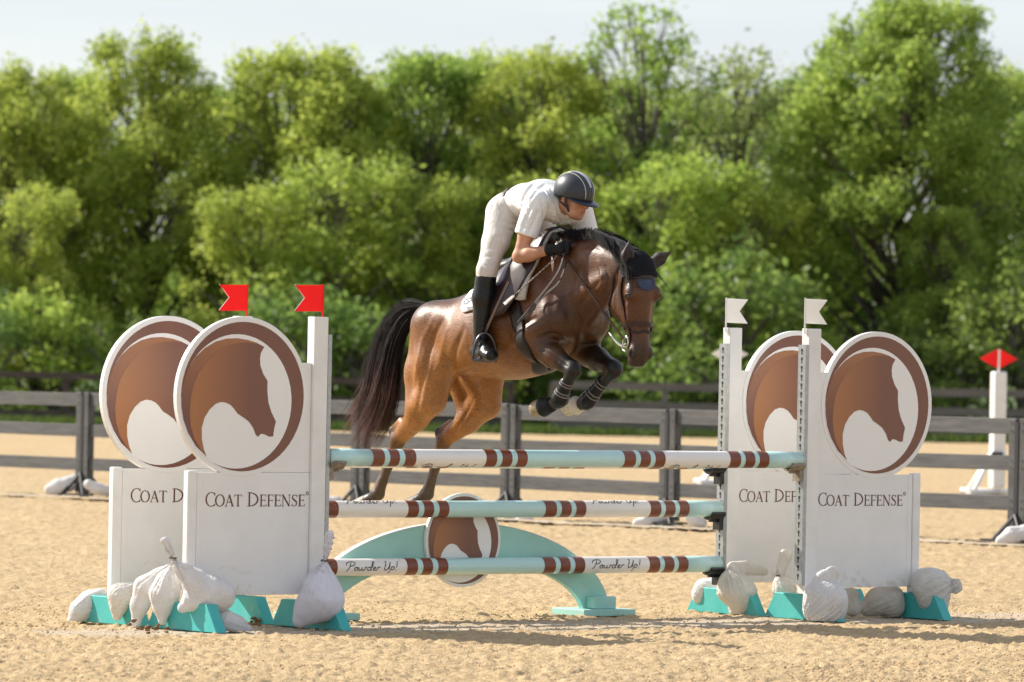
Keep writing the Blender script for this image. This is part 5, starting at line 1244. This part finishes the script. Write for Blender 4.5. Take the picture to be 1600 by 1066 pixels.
# collar, laid on the shirt along both sides of the neck
ST = BVHTree.FromPolygons([tuple(v) for v in SHV], [tuple(q) for q in SHQ])
for s in (-1, 1):
    P = []; Nn = []
    for px, py in catmull([(852, 293), (857, 306), (861, 321), (865, 337), (871, 351)], 4):
        d = (_Mi.to_3x3() @ Vector(ray(px, py))).normalized(); h_, n_, _, _ = ST.ray_cast(_Mi @ Vector((0, 0, HC)), d)
        if h_ is None: continue
        q = np.array(h_ + n_ * .005); n_ = np.array(n_)
        if s > 0:
            h2, n2, _, _ = ST.find_nearest(Vector(q * [1, -1, 1])); q = np.array(h2 + n2 * .005); n_ = np.array(n2)
        P.append(q); Nn.append(n_)
    if len(P) > 3: strip('collar', P, .030, .046, .006, M_shirt, shirt, Nn)
# print on the chest
M_print = mat('shirt_print', (.10, .09, .085), .7)

mb = MB(); R_ = random.Random(6)                          # small printed crest on the chest
for i in range(9):
    px, py = 884 + R_.uniform(-5, 5), 350 + R_.uniform(-6, 5); d = (_Mi.to_3x3() @ Vector(ray(px, py))).normalized(); h_, n_, _, _ = ST.ray_cast(_Mi @ Vector((0, 0, HC)), d)
    if h_ is None: continue
    c = np.array(h_ + n_ * (.0025 + i * .0002)); n_ = np.array(n_); e1 = np.cross(n_, [0, 0, 1.0]); e1 /= np.linalg.norm(e1); e2 = np.cross(n_, e1); r = R_.uniform(.005, .010)
    mb.add([c + e1 * r, c + e2 * r * .5, c - e1 * r, c - e2 * r * .5], [(0, 1, 2, 3)])
if mb.f: tag(mb.build('chest_print', M_print, shirt), kind='stuff')
# ------------------------------------------------------------------ tack
M_leather = mat('brown_leather', (.030, .014, .010), .42, (.048, .023, .016), scale=18, bump=.15, bscale=60, spec=.3)
M_dleather = mat('dark_leather', (.013, .008, .007), .42, (.022, .013, .011), scale=18, spec=.3)
M_pad = mat('white_saddle_pad', (.74, .73, .71), .85, (.66, .65, .63), scale=14); cloth_bump(M_pad, 30, (1, 1, 1), .3, .01)
M_sheep = mat('pale_half_pad', (.58, .53, .47), .95, (.48, .44, .39), scale=60, bump=.7, bscale=110)
M_bonnet = mat('black_bonnet_knit', (.006, .006, .008), .85, (.011, .011, .015), scale=90, spec=.15)
M_badge = mat('navy_badge', (.014, .024, .06), .6, (.03, .05, .10), scale=25)
M_bit = mat('polished_steel', (.62, .60, .55), .2, metal=1.0)
M_bootb = mat('black_tendon_boot', (.007, .007, .008), .35, (.012, .012, .014), scale=25, spec=.3)
M_strapw = mat('pale_elastic_strap', (.17, .155, .145), .6)
HT = BVHTree.FromPolygons([tuple(v) for v in HV], [tuple(q) for q in HQ])
def skin(p, off=.006):                                    # nearest point on the horse, lifted
    c, n, i, d = HT.find_nearest(Vector(p)); 
    return np.array(c + n * off), np.array(n)
def strap(name, P, wdt, m, parent, off=.006, th=.005, n=4, fit=True):
    Q = catmull(P, n); S = []; Nn = []
    for q in Q:
        s_, nn = skin(q, off); S.append(s_ if fit else q); Nn.append(nn)
    return strip(name, S, wdt, wdt, th, m, parent, Nn)
# bridle
bridle = empty('bridle', (0, 0, 0)); bridle.parent = horse
for s in (-1, 1):
    strap('cheek_strap', [hd(.02, .0, s * .1), hd(.10, .0, s * .1), hd(.2, -.03, s * .11), hd(.32, -.015, s * .1), hd(.44, .005, s * .09), hd(.50, .0, s * .08)], .024, M_leather, bridle, .009, .007)
    strap('throat_strap', [hd(.03, -.06, s * .1), hd(.14, -.12, s * .1), hd(.26, -.165, s * .09), hd(.31, -.18, s * .04)], .012, M_dleather, bridle, .006)
strap('browband', [hd(.105, .01, -.105), hd(.115, .06, -.1), hd(.12, .12, -.04), hd(.12, .12, .04), hd(.115, .06, .1), hd(.105, .01, .105)], .020, M_leather, bridle, .012, .008)
nb = [hd(.405, .09 * math.cos(a) - .005, .085 * math.sin(a)) for a in np.linspace(0, 2 * math.pi, 9)]
strap('noseband', nb, .026, M_leather, bridle, .008, .009, 5)
fb = [hd(.44, .02, -.08), hd(.455, .07, -.05), hd(.445, .09, 0), hd(.455, .07, .05), hd(.44, .02, .08), hd(.50, -.05, .06), hd(.53, -.08, 0), hd(.50, -.05, -.06), hd(.44, .02, -.08)]
strap('flash_strap', fb, .013, M_dleather, bridle, .006, .004, 4)
hpz = [hd(.02, .0, -.1), hd(-.03, -.02, -.06), hd(-.06, -.03, 0), hd(-.03, -.02, .06), hd(.02, .0, .1)]
strap('headpiece', hpz, .028, M_dleather, bridle, .016, .006, 4)
bitp = {}
for s in (-1, 1):
    c, n = skin(hd(.505, -.02, s * .08), .012); bitp[s] = c
    P = [c + HA * .032 * math.cos(a) + HB * .032 * math.sin(a) - HB * .012 for a in np.linspace(0, 2 * math.pi, 21)]
    MB().tube(P, .0055, 7).build('bit_ring', M_bit, bridle, smooth=True)
    P = [c + HA * (.01 + .05 * q) - HB * (.045 * math.sin(q * 3.14)) + HDY * s * .006 for q in np.linspace(0, 1, 8)]
    MB().tube(P, .006, 6).build('bit_shank', M_bit, bridle, smooth=True)
# bonnet over poll, with ears
g = Field(hd(.05, 0, 0) - .26, hd(.05, 0, 0) + .26, .0065)
g.loft(HO, HA, HB, HDY, [(-.045, .04, -.05, .04, 0), (-.01, .080, -.10, .082, 0), (.05, .106, -.115, .105, -.05), (.10, .122, -.10, .112, -.1), (.125, .120, -.08, .108, -.1)], .02)
sl = (slice(None),) * 3
V, Q = g.mesh(1); bon = np_mesh('ear_bonnet', V, Q, M_bonnet, horse)
M_ear = mat('dark_ear_cloth', (.028, .020, .018), .7, (.042, .031, .026), scale=30)
for s in (-1, 1):
    b = hd(.055, .02, s * .066); tip = hd(-.100, .035, s * .072); mid = b * .55 + tip * .45 + HDY * s * .012
    if s > 0: tip = hd(-.040, .03, .220); mid = b * .5 + tip * .5 + np.array([0, 0, .006])
    c = (b + tip) / 2; g = Field(c - .15, c + .15, .0055)
    g.rc(b, mid, .036, .040, .02); g.rc(mid, tip, .040, .004, .01)
    fw_ = HB * .85 + HDY * s * .5; fw_ /= np.linalg.norm(fw_); g.rc(b + fw_ * .040 + (mid - b) * .5, mid * .45 + tip * .55 + fw_ * .024, .030, .012, .006, op='s')
    V, Q = g.mesh(1); np_mesh('ear', V, Q, M_ear, horse)
P = [(q[0], q[1]) for q in ell(0, 0, 1, 24)]; V = []
for q in P:
    c, n = skin(hd(.150 + .052 * q[1] * (1 if q[1] > 0 else .8), .11, -.0 + .062 * q[0]), .010); V.append(c)
c0, n0 = skin(hd(.15, .11, 0), .013); V.append(c0)
mesh_obj('bonnet_badge', V, [(i, (i + 1) % 24, 24) for i in range(24)], M_badge, bon, smooth=True)
MB().tube(V[:24] + [V[0]], .004, 5).build('badge_cord', mat('navy_cord', (.015, .025, .07), .5), bon)
# reins: near rein to the hand, loop hanging from the hand
def hang(a, b, sag, n=14): return [a + (b - a) * t + np.array([0, 0, -sag * 4 * t * (1 - t)]) for t in np.linspace(0, 1, n)]
hold = hdR + np.array([.03, .0, -.02])
M_rein = mat('rubber_rein', (.03, .022, .02), .8, (.05, .035, .03), scale=40)
reins = empty('reins', (0, 0, 0)); reins.parent = horse
strip('rein', hang(hdR + np.array([.035, -.015, -.025]), bitp[-1] + np.array([-.02, -.01, .02]), .008), .016, .016, .005, M_leather, reins, (0, -1, 0))
strip('rein', hang(hdL + np.array([.03, .02, -.02]), bitp[1] + np.array([-.02, .01, .02]), .01), .016, .016, .005, M_leather, reins, (0, 1, 0))
lp = [hold, hp(872, 425, .235), hp(845, 462, .275), hp(811, 502, .300), hp(822, 492, .30), hp(850, 462, .27), hp(874, 440, .24), hp(886, 405, .12)]
strip('rein_loop', catmull(lp, 6), .016, .016, .005, M_rein, reins, (0, -1, .2))
# martingale-like strands at the bit
for k in range(2):
    MB().tube(hang(bitp[-1] + np.array([0, 0, -.03]), hp(952 + 4 * k, 520 + 6 * k, .06), .02, 8), .006, 6).build('bit_chain', M_bit, bridle, smooth=True)
# girth
def band(name, P, wdt, m, parent, off, th, n=5, across=6):
    Q = catmull(P, n); V = []; Fc = []; nq = len(Q)
    for lay in (1, 0):
        for i in range(nq):
            t = Q[min(i + 1, nq - 1)] - Q[max(i - 1, 0)]; t /= np.linalg.norm(t); c, nn = skin(Q[i], 0); q = np.cross(nn, t); q /= np.linalg.norm(q)
            for j in range(across + 1):
                s_, n_ = skin(c + q * wdt * (j / across - .5), off + th * lay); V.append(s_)
    b = nq * (across + 1); I = lambda i, j: i * (across + 1) + j
    for i in range(nq - 1):
        for j in range(across):
            f = (I(i, j), I(i, j + 1), I(i + 1, j + 1), I(i + 1, j)); Fc += [f, tuple(b + v for v in reversed(f))]
        Fc += [(I(i, 0), I(i + 1, 0), b + I(i + 1, 0), b + I(i, 0)), (I(i + 1, across), I(i, across), b + I(i, across), b + I(i + 1, across))]
    return mesh_obj(name, V, Fc, m, parent, smooth=True)
P = [hp(793, 470, .31), hp(800, 500, .32), hp(812, 535, .30), hp(828, 562, .24), hp(842, 580, .12), hp(850, 586, 0)]
P = P + [p * [1, -1, 1] for p in P[-2::-1]]
gb = band('girth', P, .095, M_dleather, horse, .003, .009)
# tendon boots and bell boots
for L in (FR, FL):
    k, f, c, t = L['knee'], L['fet'], L['cor'], L['toe']; a = k * .70 + f * .30; e = f + (f - k) * .06
    mb = MB(); P = [a + (e - a) * q for q in np.linspace(0, 1, 9)]; R = [.038, .041, .042, .042, .044, .048, .053, .055, .048]
    tb = mb.tube(P, R, 18).build('tendon_boot', M_bootb, horse, smooth=True)
    for q in (.14, .24, .52, .62):
        p = a + (e - a) * q; d = (e - a) / np.linalg.norm(e - a); r = np.interp(q, np.linspace(0, 1, 9), R) + .001
        MB().tube([p - d * .0045, p - d * .003, p + d * .003, p + d * .0045], [r - .002, r + .0015, r + .0015, r - .002], 18, cap=False).build('boot_strap', M_strapw, tb, smooth=True)
    for q in (.18, .55):
        p = a + (e - a) * q + np.array([-.045, 0, .012]); MB().tube([p + np.array([-.012, 0, .012]), p + np.array([.012, 0, -.02])], [.008, .012], 8).build('boot_buckle', M_bootb, tb, smooth=True)
    d = (t - c); P = [f + (c - f) * .6, c, c + d * .25, c + d * .45]
    if L is FR: MB().tube(P, [.042, .048, .055, .061], 18).build('bell_boot', M_glove, horse, smooth=True)
    else: MB().tube([P[0], P[1], P[2]], [.043, .053, .060], 18).build('fleece_bell_boot', mat('cream_fleece', (.66, .58, .45), .95, (.74, .68, .58), scale=40, bump=.8, bscale=90), horse, smooth=True)

# ------------------------------------------------------------------ saddle
saddle = empty('saddle', (HM[0], HM[1], 0), HANG); tag(saddle, 'dark brown jumping saddle on white numbered pad under the rider', 'saddle')
# numbered pad draped over back: grid in (a, girth angle)
def drape(name, a0, a1, lowfn, m, off, parent, na=16, nb=22, th=.008):
    V = []; Fc = []
    for lay in (1, 0):
        for i in range(na + 1):
            a = a0 + (a1 - a0) * i / na
            for j in range(nb + 1):
                w_ = -1 + 2 * j / nb; low = lowfn(a); ang = w_ * low; top = 1.80 + .22 * (a + .9)
                q = np.array([a, math.sin(ang) * .45, top + .02 + math.cos(ang) * .5]); 
                o = np.array([a, 0, top]); d = q - o; d /= np.linalg.norm(d)
                hit, n, k, dist = HT.ray_cast(Vector(o + d * .9), Vector(-d))
                c = np.array(hit) if hit is not None else o + d * .28; nn = np.array(n) if hit is not None else d
                V.append(c + nn * (off + th * lay))
    b = (na + 1) * (nb + 1); I = lambda i, j: i * (nb + 1) + j
    for i in range(na):
        for j in range(nb):
            q = (I(i, j), I(i, j + 1), I(i + 1, j + 1), I(i + 1, j)); Fc += [q, tuple(b + v for v in reversed(q))]
    for i in range(na): Fc += [(I(i, 0), I(i + 1, 0), b + I(i + 1, 0), b + I(i, 0)), (I(i + 1, nb), I(i, nb), b + I(i, nb), b + I(i + 1, nb))]
    for j in range(nb): Fc += [(I(0, j + 1), I(0, j), b + I(0, j), b + I(0, j + 1)), (I(na, j), I(na, j + 1), b + I(na, j + 1), b + I(na, j))]
    return mesh_obj(name, V, Fc, m, parent, smooth=True)
def padlow(a):                                           # rounded rear corner
    e = max(0, (-.72 - a) / .16); return math.radians(84) * math.sqrt(max(.02, 1 - e * e * .85))
pad = drape('saddle_pad', -.88, -.24, padlow, M_pad, .006, saddle)
drape('half_pad', -.70, -.15, lambda a: math.radians(40 + 52 * sstep(np.array(a), -.36, -.20)), M_sheep, .016, saddle, th=.022)
M_flap = mat('maroon_black_leather', (.022, .009, .009), .38, (.034, .015, .014), scale=14)
def flaplow(a): return math.radians(104) * (1 - .55 * abs((a + .345) / .2) ** 3) if abs(a + .345) < .2 else math.radians(46)
drape('saddle_flap', -.56, -.155, flaplow, M_flap, .040, saddle, th=.010)
# seat: twist, pommel, cantle
g = Field((-1.0, -.30, 1.95), (-.2, .30, 2.5), .0085)
zt = lambda a: 2.045 + (a + .9) * .36
g.rc((-.68, 0, zt(-.68) + .035), (-.5, 0, zt(-.5) + .01), .06, .055, .05, 1.7); g.rc((-.5, 0, zt(-.5) + .01), (-.33, 0, zt(-.33) + .03), .055, .05, .05, 1.3)
g.rc((-.70, -.09, zt(-.70) + .06), (-.70, .09, zt(-.70) + .06), .03, .03, .04)
V, Q = g.mesh(1); np_mesh('seat', V, Q, M_dleather, saddle)
# stirrup leathers and irons
M_iron = mat('grey_stirrup_iron', (.10, .10, .11), .3, metal=.8)
for s in (-1, 1):
    k, a, t, h_ = (kneeR, ankR, toeR, heelR) if s < 0 else (kneeL, ankL, toeL, heelL)
    tread = t * .55 + h_ * .45 + np.array([0, 0, -.038]); top = np.array([tread[0] + .0, tread[1] - s * .0, tread[2] + .165])
    bar = hp(795, 440, .36) * [1, 1 if s < 0 else -1, 1]
    strip('stirrup_leather', [bar, bar * .5 + top * .5 + np.array([.01, s * .01, 0]), top], .022, .022, .006, M_leather, saddle, (0, s, 0))
    w_ = np.array([-.5, s * 1.0, 0]); w_ /= np.linalg.norm(w_); hw = .074
    P = [top] + [top - np.array([0, 0, .165 * (1 - math.cos(q * 1.5708))]) - w_ * hw * math.sin(q * 1.5708) * 1.0 for q in np.linspace(.15, 1, 8)]
    P2 = [top] + [top - np.array([0, 0, .165 * (1 - math.cos(q * 1.5708))]) + w_ * hw * math.sin(q * 1.5708) for q in np.linspace(.15, 1, 8)]
    ir = MB(); ir.tube(P[::-1] + P2[1:], .0085, 7); ir.tube([P[-1], P2[-1]], [.013, .013], 7)
    ir.build('stirrup_iron', M_iron, saddle, smooth=True)
# number on the pad
DIG = {'3': [[(.08, .86), (.22, 1), (.42, .98), (.52, .82), (.44, .62), (.26, .54), (.46, .48), (.56, .28), (.44, .06), (.22, .0), (.06, .14)]], '2': [[(.08, .80), (.18, .97), (.38, 1), (.52, .84), (.48, .62), (.28, .32), (.06, .02), (.56, .02)]]}
M_num = mat('number_navy', (.02, .025, .06), .6)
mb = MB(); layer = 0
PV = [np.array(v.co) for v in pad.data.vertices]; PT = BVHTree.FromPolygons([tuple(v) for v in PV], [tuple(p.vertices) for p in pad.data.polygons])
for i, ch in enumerate('332'):
    for S in DIG[ch]:
        layer += 1
        def tf(q, y):
            px = 717.5 + q[0] * 7.6 + q[1] * 11.0; py = 463.5 + q[0] * 10.6 - q[1] * 7.6
            d = ray(px, py); o_ = Vector((0, 0, HC)); M_ = saddle.matrix_basis if False else Matrix.Translation((HM[0], HM[1], 0)) @ Matrix.Rotation(HANG, 4, 'Z'); Mi = M_.inverted()
            a_ = Mi @ o_; d_ = (Mi.to_3x3() @ Vector(d)).normalized(); hit, n, k, dist = PT.ray_cast(a_, d_)
            if hit is None: hit, n, k, dist = PT.find_nearest(Vector(hp(px, py, .25)))
            return hit - d_ * (.003 + y)
        ribbon(mb, [((p[0] * .75 + i * .80), p[1]) for p in catmull(S, 3)], .19, layer * .0004, tf)
mb.build('number', M_num, pad)
# crop held in the right hand
crop = empty('riding_crop', (HM[0], HM[1], 0), HANG); tag(crop, 'thin riding crop with black grip and pale flap held by rider', 'riding crop')
A, B, Cc = hp(912, 362, .05), hp(866, 405, .14), hp(803, 462, .34)
MB().tube([A, A * .5 + hdR * .5, hdR + (B - hdR) * .2], [.011, .010, .009], 8).build('grip', M_glove, crop, smooth=True)
M_shaft = mat('braided_shaft', (.03, .03, .03), .5, (.55, .5, .42), scale=90, lo=.45, hi=.55)
MB().tube([hdR + (B - hdR) * .2, B, Cc], [.005, .0045, .004], 6).build('shaft', M_shaft, crop)
strip('flap', [Cc, Cc + (Cc - B) * .12, Cc + (Cc - B) * .24], .022, .03, .007, M_sheep, crop, (0, -1, .3))
# ------------------------------------------------------------------ sandbags
def bag_mat(name, c, c2):
    m = mat(name, c, .6, c2, scale=9, lo=.4, hi=.7, trans=.22); nt = m.node_tree; N = nt.nodes; L = nt.links.new
    tc = N.new('ShaderNodeTexCoord'); n = N.new('ShaderNodeTexNoise'); n.inputs['Scale'].default_value = 17; n.inputs['Detail'].default_value = 5; n.inputs['Distortion'].default_value = 2.6
    bp = N.new('ShaderNodeBump'); bp.inputs['Strength'].default_value = .6; bp.inputs['Distance'].default_value = .022; L(tc.outputs['Object'], n.inputs['Vector']); L(n.outputs['Fac'], bp.inputs['Height']); L(bp.outputs['Normal'], N['Principled BSDF'].inputs['Normal'])
    return m
M_bagw = bag_mat('white_woven_bag', (.80, .78, .77), (.72, .69, .66)); M_bagc = bag_mat('cream_woven_bag', (.80, .77, .72), (.70, .64, .56)); M_bagt = bag_mat('tan_dirty_bag', (.70, .65, .58), (.58, .52, .44))
M_tie = mat('bag_tie_cord', (.10, .08, .07), .7)
def sandbag(blobs, u, back, label, m, tie=None, pleat=14, amp=.0045, group='sandbags on the feet of the jump wings', flare=None, Y=None, res=.0068):
    """blobs: (px, py, radius px) chain of the bag's bulk, at the depth of the foot it hangs on"""
    if Y is None: Y = float(jump_pt(u, back, 0).y)
    s = F / Y; W = [(at_depth(b[0], b[1], Y), b[2] / s) for b in blobs]; FLR = [(at_depth(b[0], b[1], Y), b[2] / s) for b in (flare or [])]
    allp = np.array([w_[0] for w_ in W + FLR]); rmax = max(w_[1] for w_ in W + FLR); org = np.array([allp[:, 0].mean(), Y, 0.0])
    g = Field(allp.min(0) - org - rmax - .04, allp.max(0) - org + rmax + .04, res)
    for i in range(len(W)):
        a = W[i]; b = W[min(i + 1, len(W) - 1)]
        g.rc(a[0] - org, b[0] - org + np.array([0, 1e-4, 0]), a[1], b[1] if i < len(W) - 1 else a[1], .03, .85)
    for i in range(len(FLR) - 1): g.rc(FLR[i][0] - org, FLR[i + 1][0] - org, FLR[i][1], FLR[i + 1][1], .006, .45)
    V, Q = g.mesh(1)
    tp = (at_depth(tie[0], tie[1], Y) if tie else W[0][0]) - org; ctr = np.mean([w_[0] for w_ in W], 0) - org
    ax = ctr - tp; ax /= np.linalg.norm(ax) + 1e-6; e1 = np.cross(ax, [0, 1, .2]); e1 /= np.linalg.norm(e1); e2 = np.cross(ax, e1); d = V - tp; r = np.linalg.norm(d, axis=1)
    ph = np.arctan2(d @ e1, d @ e2); size = float(np.linalg.norm(ctr - tp)) + rmax
    rs = np.random.RandomState(len(label)); k1, k2 = rs.uniform(0, 6, 2)
    wv = (1 - 2 * np.abs(np.sin(ph * pleat * .5 + k1 + 1.4 * np.sin(ph * 2 + k2))) ** .6) * .7 + (1 - 2 * np.abs(np.sin(ph * pleat * .9 + k2 + r * 9)) ** .6) * .4
    fall = np.clip(1 - r / (size * 1.05), 0, 1) ** .8
    rad = d - np.outer(d @ ax, ax); rad /= np.linalg.norm(rad, axis=1)[:, None] + 1e-6
    cre = np.abs(np.sin(ph * 5.3 + r * 38 + k1)) ** .5 * np.sin(r * 30 + k2 + ph)
    V = V + rad * (amp * (1.9 * wv * fall + .25 * cre))[:, None]
    V[:, 2] = np.maximum(V[:, 2], .004)
    o = np_mesh('sandbag', V, Q, m, None); o.location = org; tag(o, label, 'sandbag', group)
    if tie and flare:
        c = tp; MB().tube([c + np.array([math.cos(a) * .02, math.sin(a) * .016, .004 * math.sin(2 * a)]) for a in np.linspace(0, 6.283, 13)], .004, 5).build('tie', M_tie, o)
    return o
L_ = JL
sandbag([(157, 930, 12), (141, 942, 18), (126, 955, 17), (114, 971, 7)], -1.04, 1.05, 'white sandbag slumped to the ground, leftmost of all', M_bagw, (166, 924))
sandbag([(207, 922, 12), (189, 932, 20), (185, 950, 12), (183, 963, 5)], -1.04, .62, 'short dirty-tipped sandbag, second from the left', M_bagc, (212, 916))
sandbag([(263, 886, 5), (247, 903, 13), (229, 919, 19), (218, 946, 14), (212, 976, 6)], -1.04, .38, 'long white sandbag hanging down to a point, third from the left', M_bagw, (266, 878), 10)
sandbag([(267, 888, 5), (262, 908, 17), (257, 930, 23), (254, 950, 14), (254, 970, 5)], -1.06, .18, 'pointed white sandbag hanging in front of the teal foot, fourth from the left', M_bagw, (268, 880), 12)
sandbag([(274, 880, 6), (288, 893, 13), (306, 910, 20), (333, 928, 27), (344, 931, 22), (302, 938, 17), (285, 950, 6)], -1.02, -.08, 'big white sandbag with a tied neck on the front left foot', M_bagw, (270, 872), 11, .006, flare=[(270, 872, 5), (264, 858, 7), (259, 846, 8)])
sandbag([(352, 972, 20), (370, 979, 16), (386, 986, 7)], -.80, -.22, 'white sandbag lying on the sand behind the front left foot', M_bagw, (390, 986))
sandbag([(507, 880, 5), (505, 896, 13), (502, 916, 26), (501, 936, 36), (481, 955, 22), (468, 970, 9)], -.10, -.22, 'lilac white cone-shaped sandbag over the foot below the left post', mat('lilac_white_bag', (.72, .70, .76), .7, (.66, .63, .66), scale=9), (507, 876), 18, .006, flare=[(507, 876, 4), (512, 856, 7), (515, 836, 8)])
sandbag([(1115, 918, 14), (1103, 924, 19), (1098, 930, 15)], L_ + .02, 1.08, 'small white sandbag left of the rear right post, leftmost at the right side', M_bagw, (1118, 928))
sandbag([(1140, 903, 12), (1146, 918, 26), (1156, 928, 26), (1158, 945, 17), (1150, 955, 9)], L_ + .03, .62, 'cream sandbag with a twisted top folded over on the rear right foot', M_bagc, (1140, 898), 15, .0055, flare=[(1140, 900, 9), (1147, 888, 11), (1172, 887, 12), (1194, 893, 7)])
sandbag([(1219, 908, 8), (1224, 918, 17), (1228, 922, 14)], L_ + .05, .44, 'small cream sandbag with upright neck before the rear right panel', M_bagc, (1218, 900), 10, flare=[(1218, 900, 6), (1222, 884, 8), (1228, 868, 11)])
sandbag([(1280, 934, 26), (1290, 940, 34), (1282, 952, 26), (1296, 955, 24)], L_ + .0, -.22, 'white gathered sandbag with a crumpled neck, front of the right wing', M_bagw, (1279, 952), 22, .009, flare=[(1282, 925, 20), (1290, 908, 18), (1300, 896, 12)])
sandbag([(1330, 932, 14), (1332, 950, 12)], L_ + .34, .30, 'narrow tan sandbag under the right panel, beside the gathered white one', M_bagt, (1330, 920))
sandbag([(1356, 950, 14), (1372, 940, 21), (1390, 938, 23), (1396, 948, 16)], L_ + .62, .26, 'wide tan sandbag lying under the front right panel', M_bagt, (1345, 960))
sandbag([(1442, 908, 18), (1455, 918, 31), (1460, 938, 23), (1466, 950, 12)], L_ + .97, -.14, 'greyish sandbag with neck pointing right, rightmost of the jump', M_bagc, (1484, 912), 16, .0055, flare=[(1482, 912, 10), (1492, 916, 12), (1499, 919, 5)])
G2 = 'sandbags on the fence stands'
def fy(px): # depth of the fence line at a pixel column
    k = (px - 130) / (1590 - 130.0); return float(62.04 + (51.87 - 62.04) * ((1 / 62.04 * 0 + k * 51.87 ** 0) if False else (k * 62.04 / (k * 62.04 + (1 - k) * 51.87)))) - .35
for bl, lab in (([(78, 765, 9), (92, 761, 13), (108, 756, 12), (118, 750, 9)], 'white sandbag left of the fence stand at the far left'), ([(138, 757, 8), (152, 764, 9), (168, 767, 8)], 'white sandbag right of the fence stand at the far left'),
                ([(504, 783, 8), (525, 784, 8), (540, 786, 7)], 'flat white sandbag at the fence behind the left post'), ([(812, 812, 7), (826, 811, 7)], 'small grey sandbag at the fence right of the arch emblem'),
                ([(996, 818, 8), (1014, 814, 12), (1034, 808, 11)], 'white sandbag left of the fence stand near the right wings'), ([(1076, 808, 7), (1086, 814, 10), (1097, 818, 7)], 'pale sandbag right of the fence stand near the right wings'),
                ([(1564, 846, 9), (1582, 838, 15), (1606, 836, 17)], 'white sandbag at the fence, cut by the right picture edge')):
    sandbag(bl, 0, 0, lab, M_bagw, (bl[-1][0], bl[-1][1]), 8, .005, G2, Y=fy(bl[0][0]), res=.012)
# dug-out dark clods by the feet and loose crumbs of footing
M_clod = mat('damp_clod', (.16, .085, .035), .95, (.26, .15, .06), scale=30, bump=.8, bscale=60)
def clods():
    R = random.Random(12); V = []; Fc = []
    bm = bmesh.new(); bmesh.ops.create_icosphere(bm, subdivisions=1, radius=1); bv = [np.array(v.co) for v in bm.verts]; bf = [tuple(v.index for v in f.verts) for f in bm.faces]; bm.free()
    def one(p, r):
        b = len(V); k = [R.uniform(.65, 1.2) for _ in bv]; V.extend([p + v * r * kk * [1, 1, .7] for v, kk in zip(bv, k)]); Fc.extend([tuple(i + b for i in f) for f in bf])
    for px, py, sx, n in ((402, 974, 7, 26), (228, 985, 16, 18), (1207, 962, 6, 8)):
        for i in range(n):
            q = ground_at(px + R.gauss(0, sx), py + R.gauss(0, 2.0)); r = R.uniform(.008, .022); one(np.array([q[0], q[1], max(0, R.gauss(.01, .018))]), r)
    o = mesh_obj('damp_clods', V, Fc, M_clod, None, True); tag(o, 'dark damp clods of footing dug out beside the teal feet', 'clods', kind='stuff')
    V.clear(); Fc.clear()
    for i in range(5000):
        q = ground_at(R.uniform(-10, 1610), 1066 - 120 * R.random() ** 1.4); r = R.uniform(.004, .009) * (1.5 if R.random() < .04 else 1); one(np.array([q[0], q[1], R.uniform(-.002, .012)]), r)
    o = mesh_obj('sand_crumbs', V, Fc, MATS_SAND, None, True); tag(o, 'loose crumbs of golden sand footing in the foreground', 'sand', kind='stuff')
MATS_SAND = mat('sand_crumb', (.44, .32, .19), .95, (.52, .39, .24), scale=30)
clods()
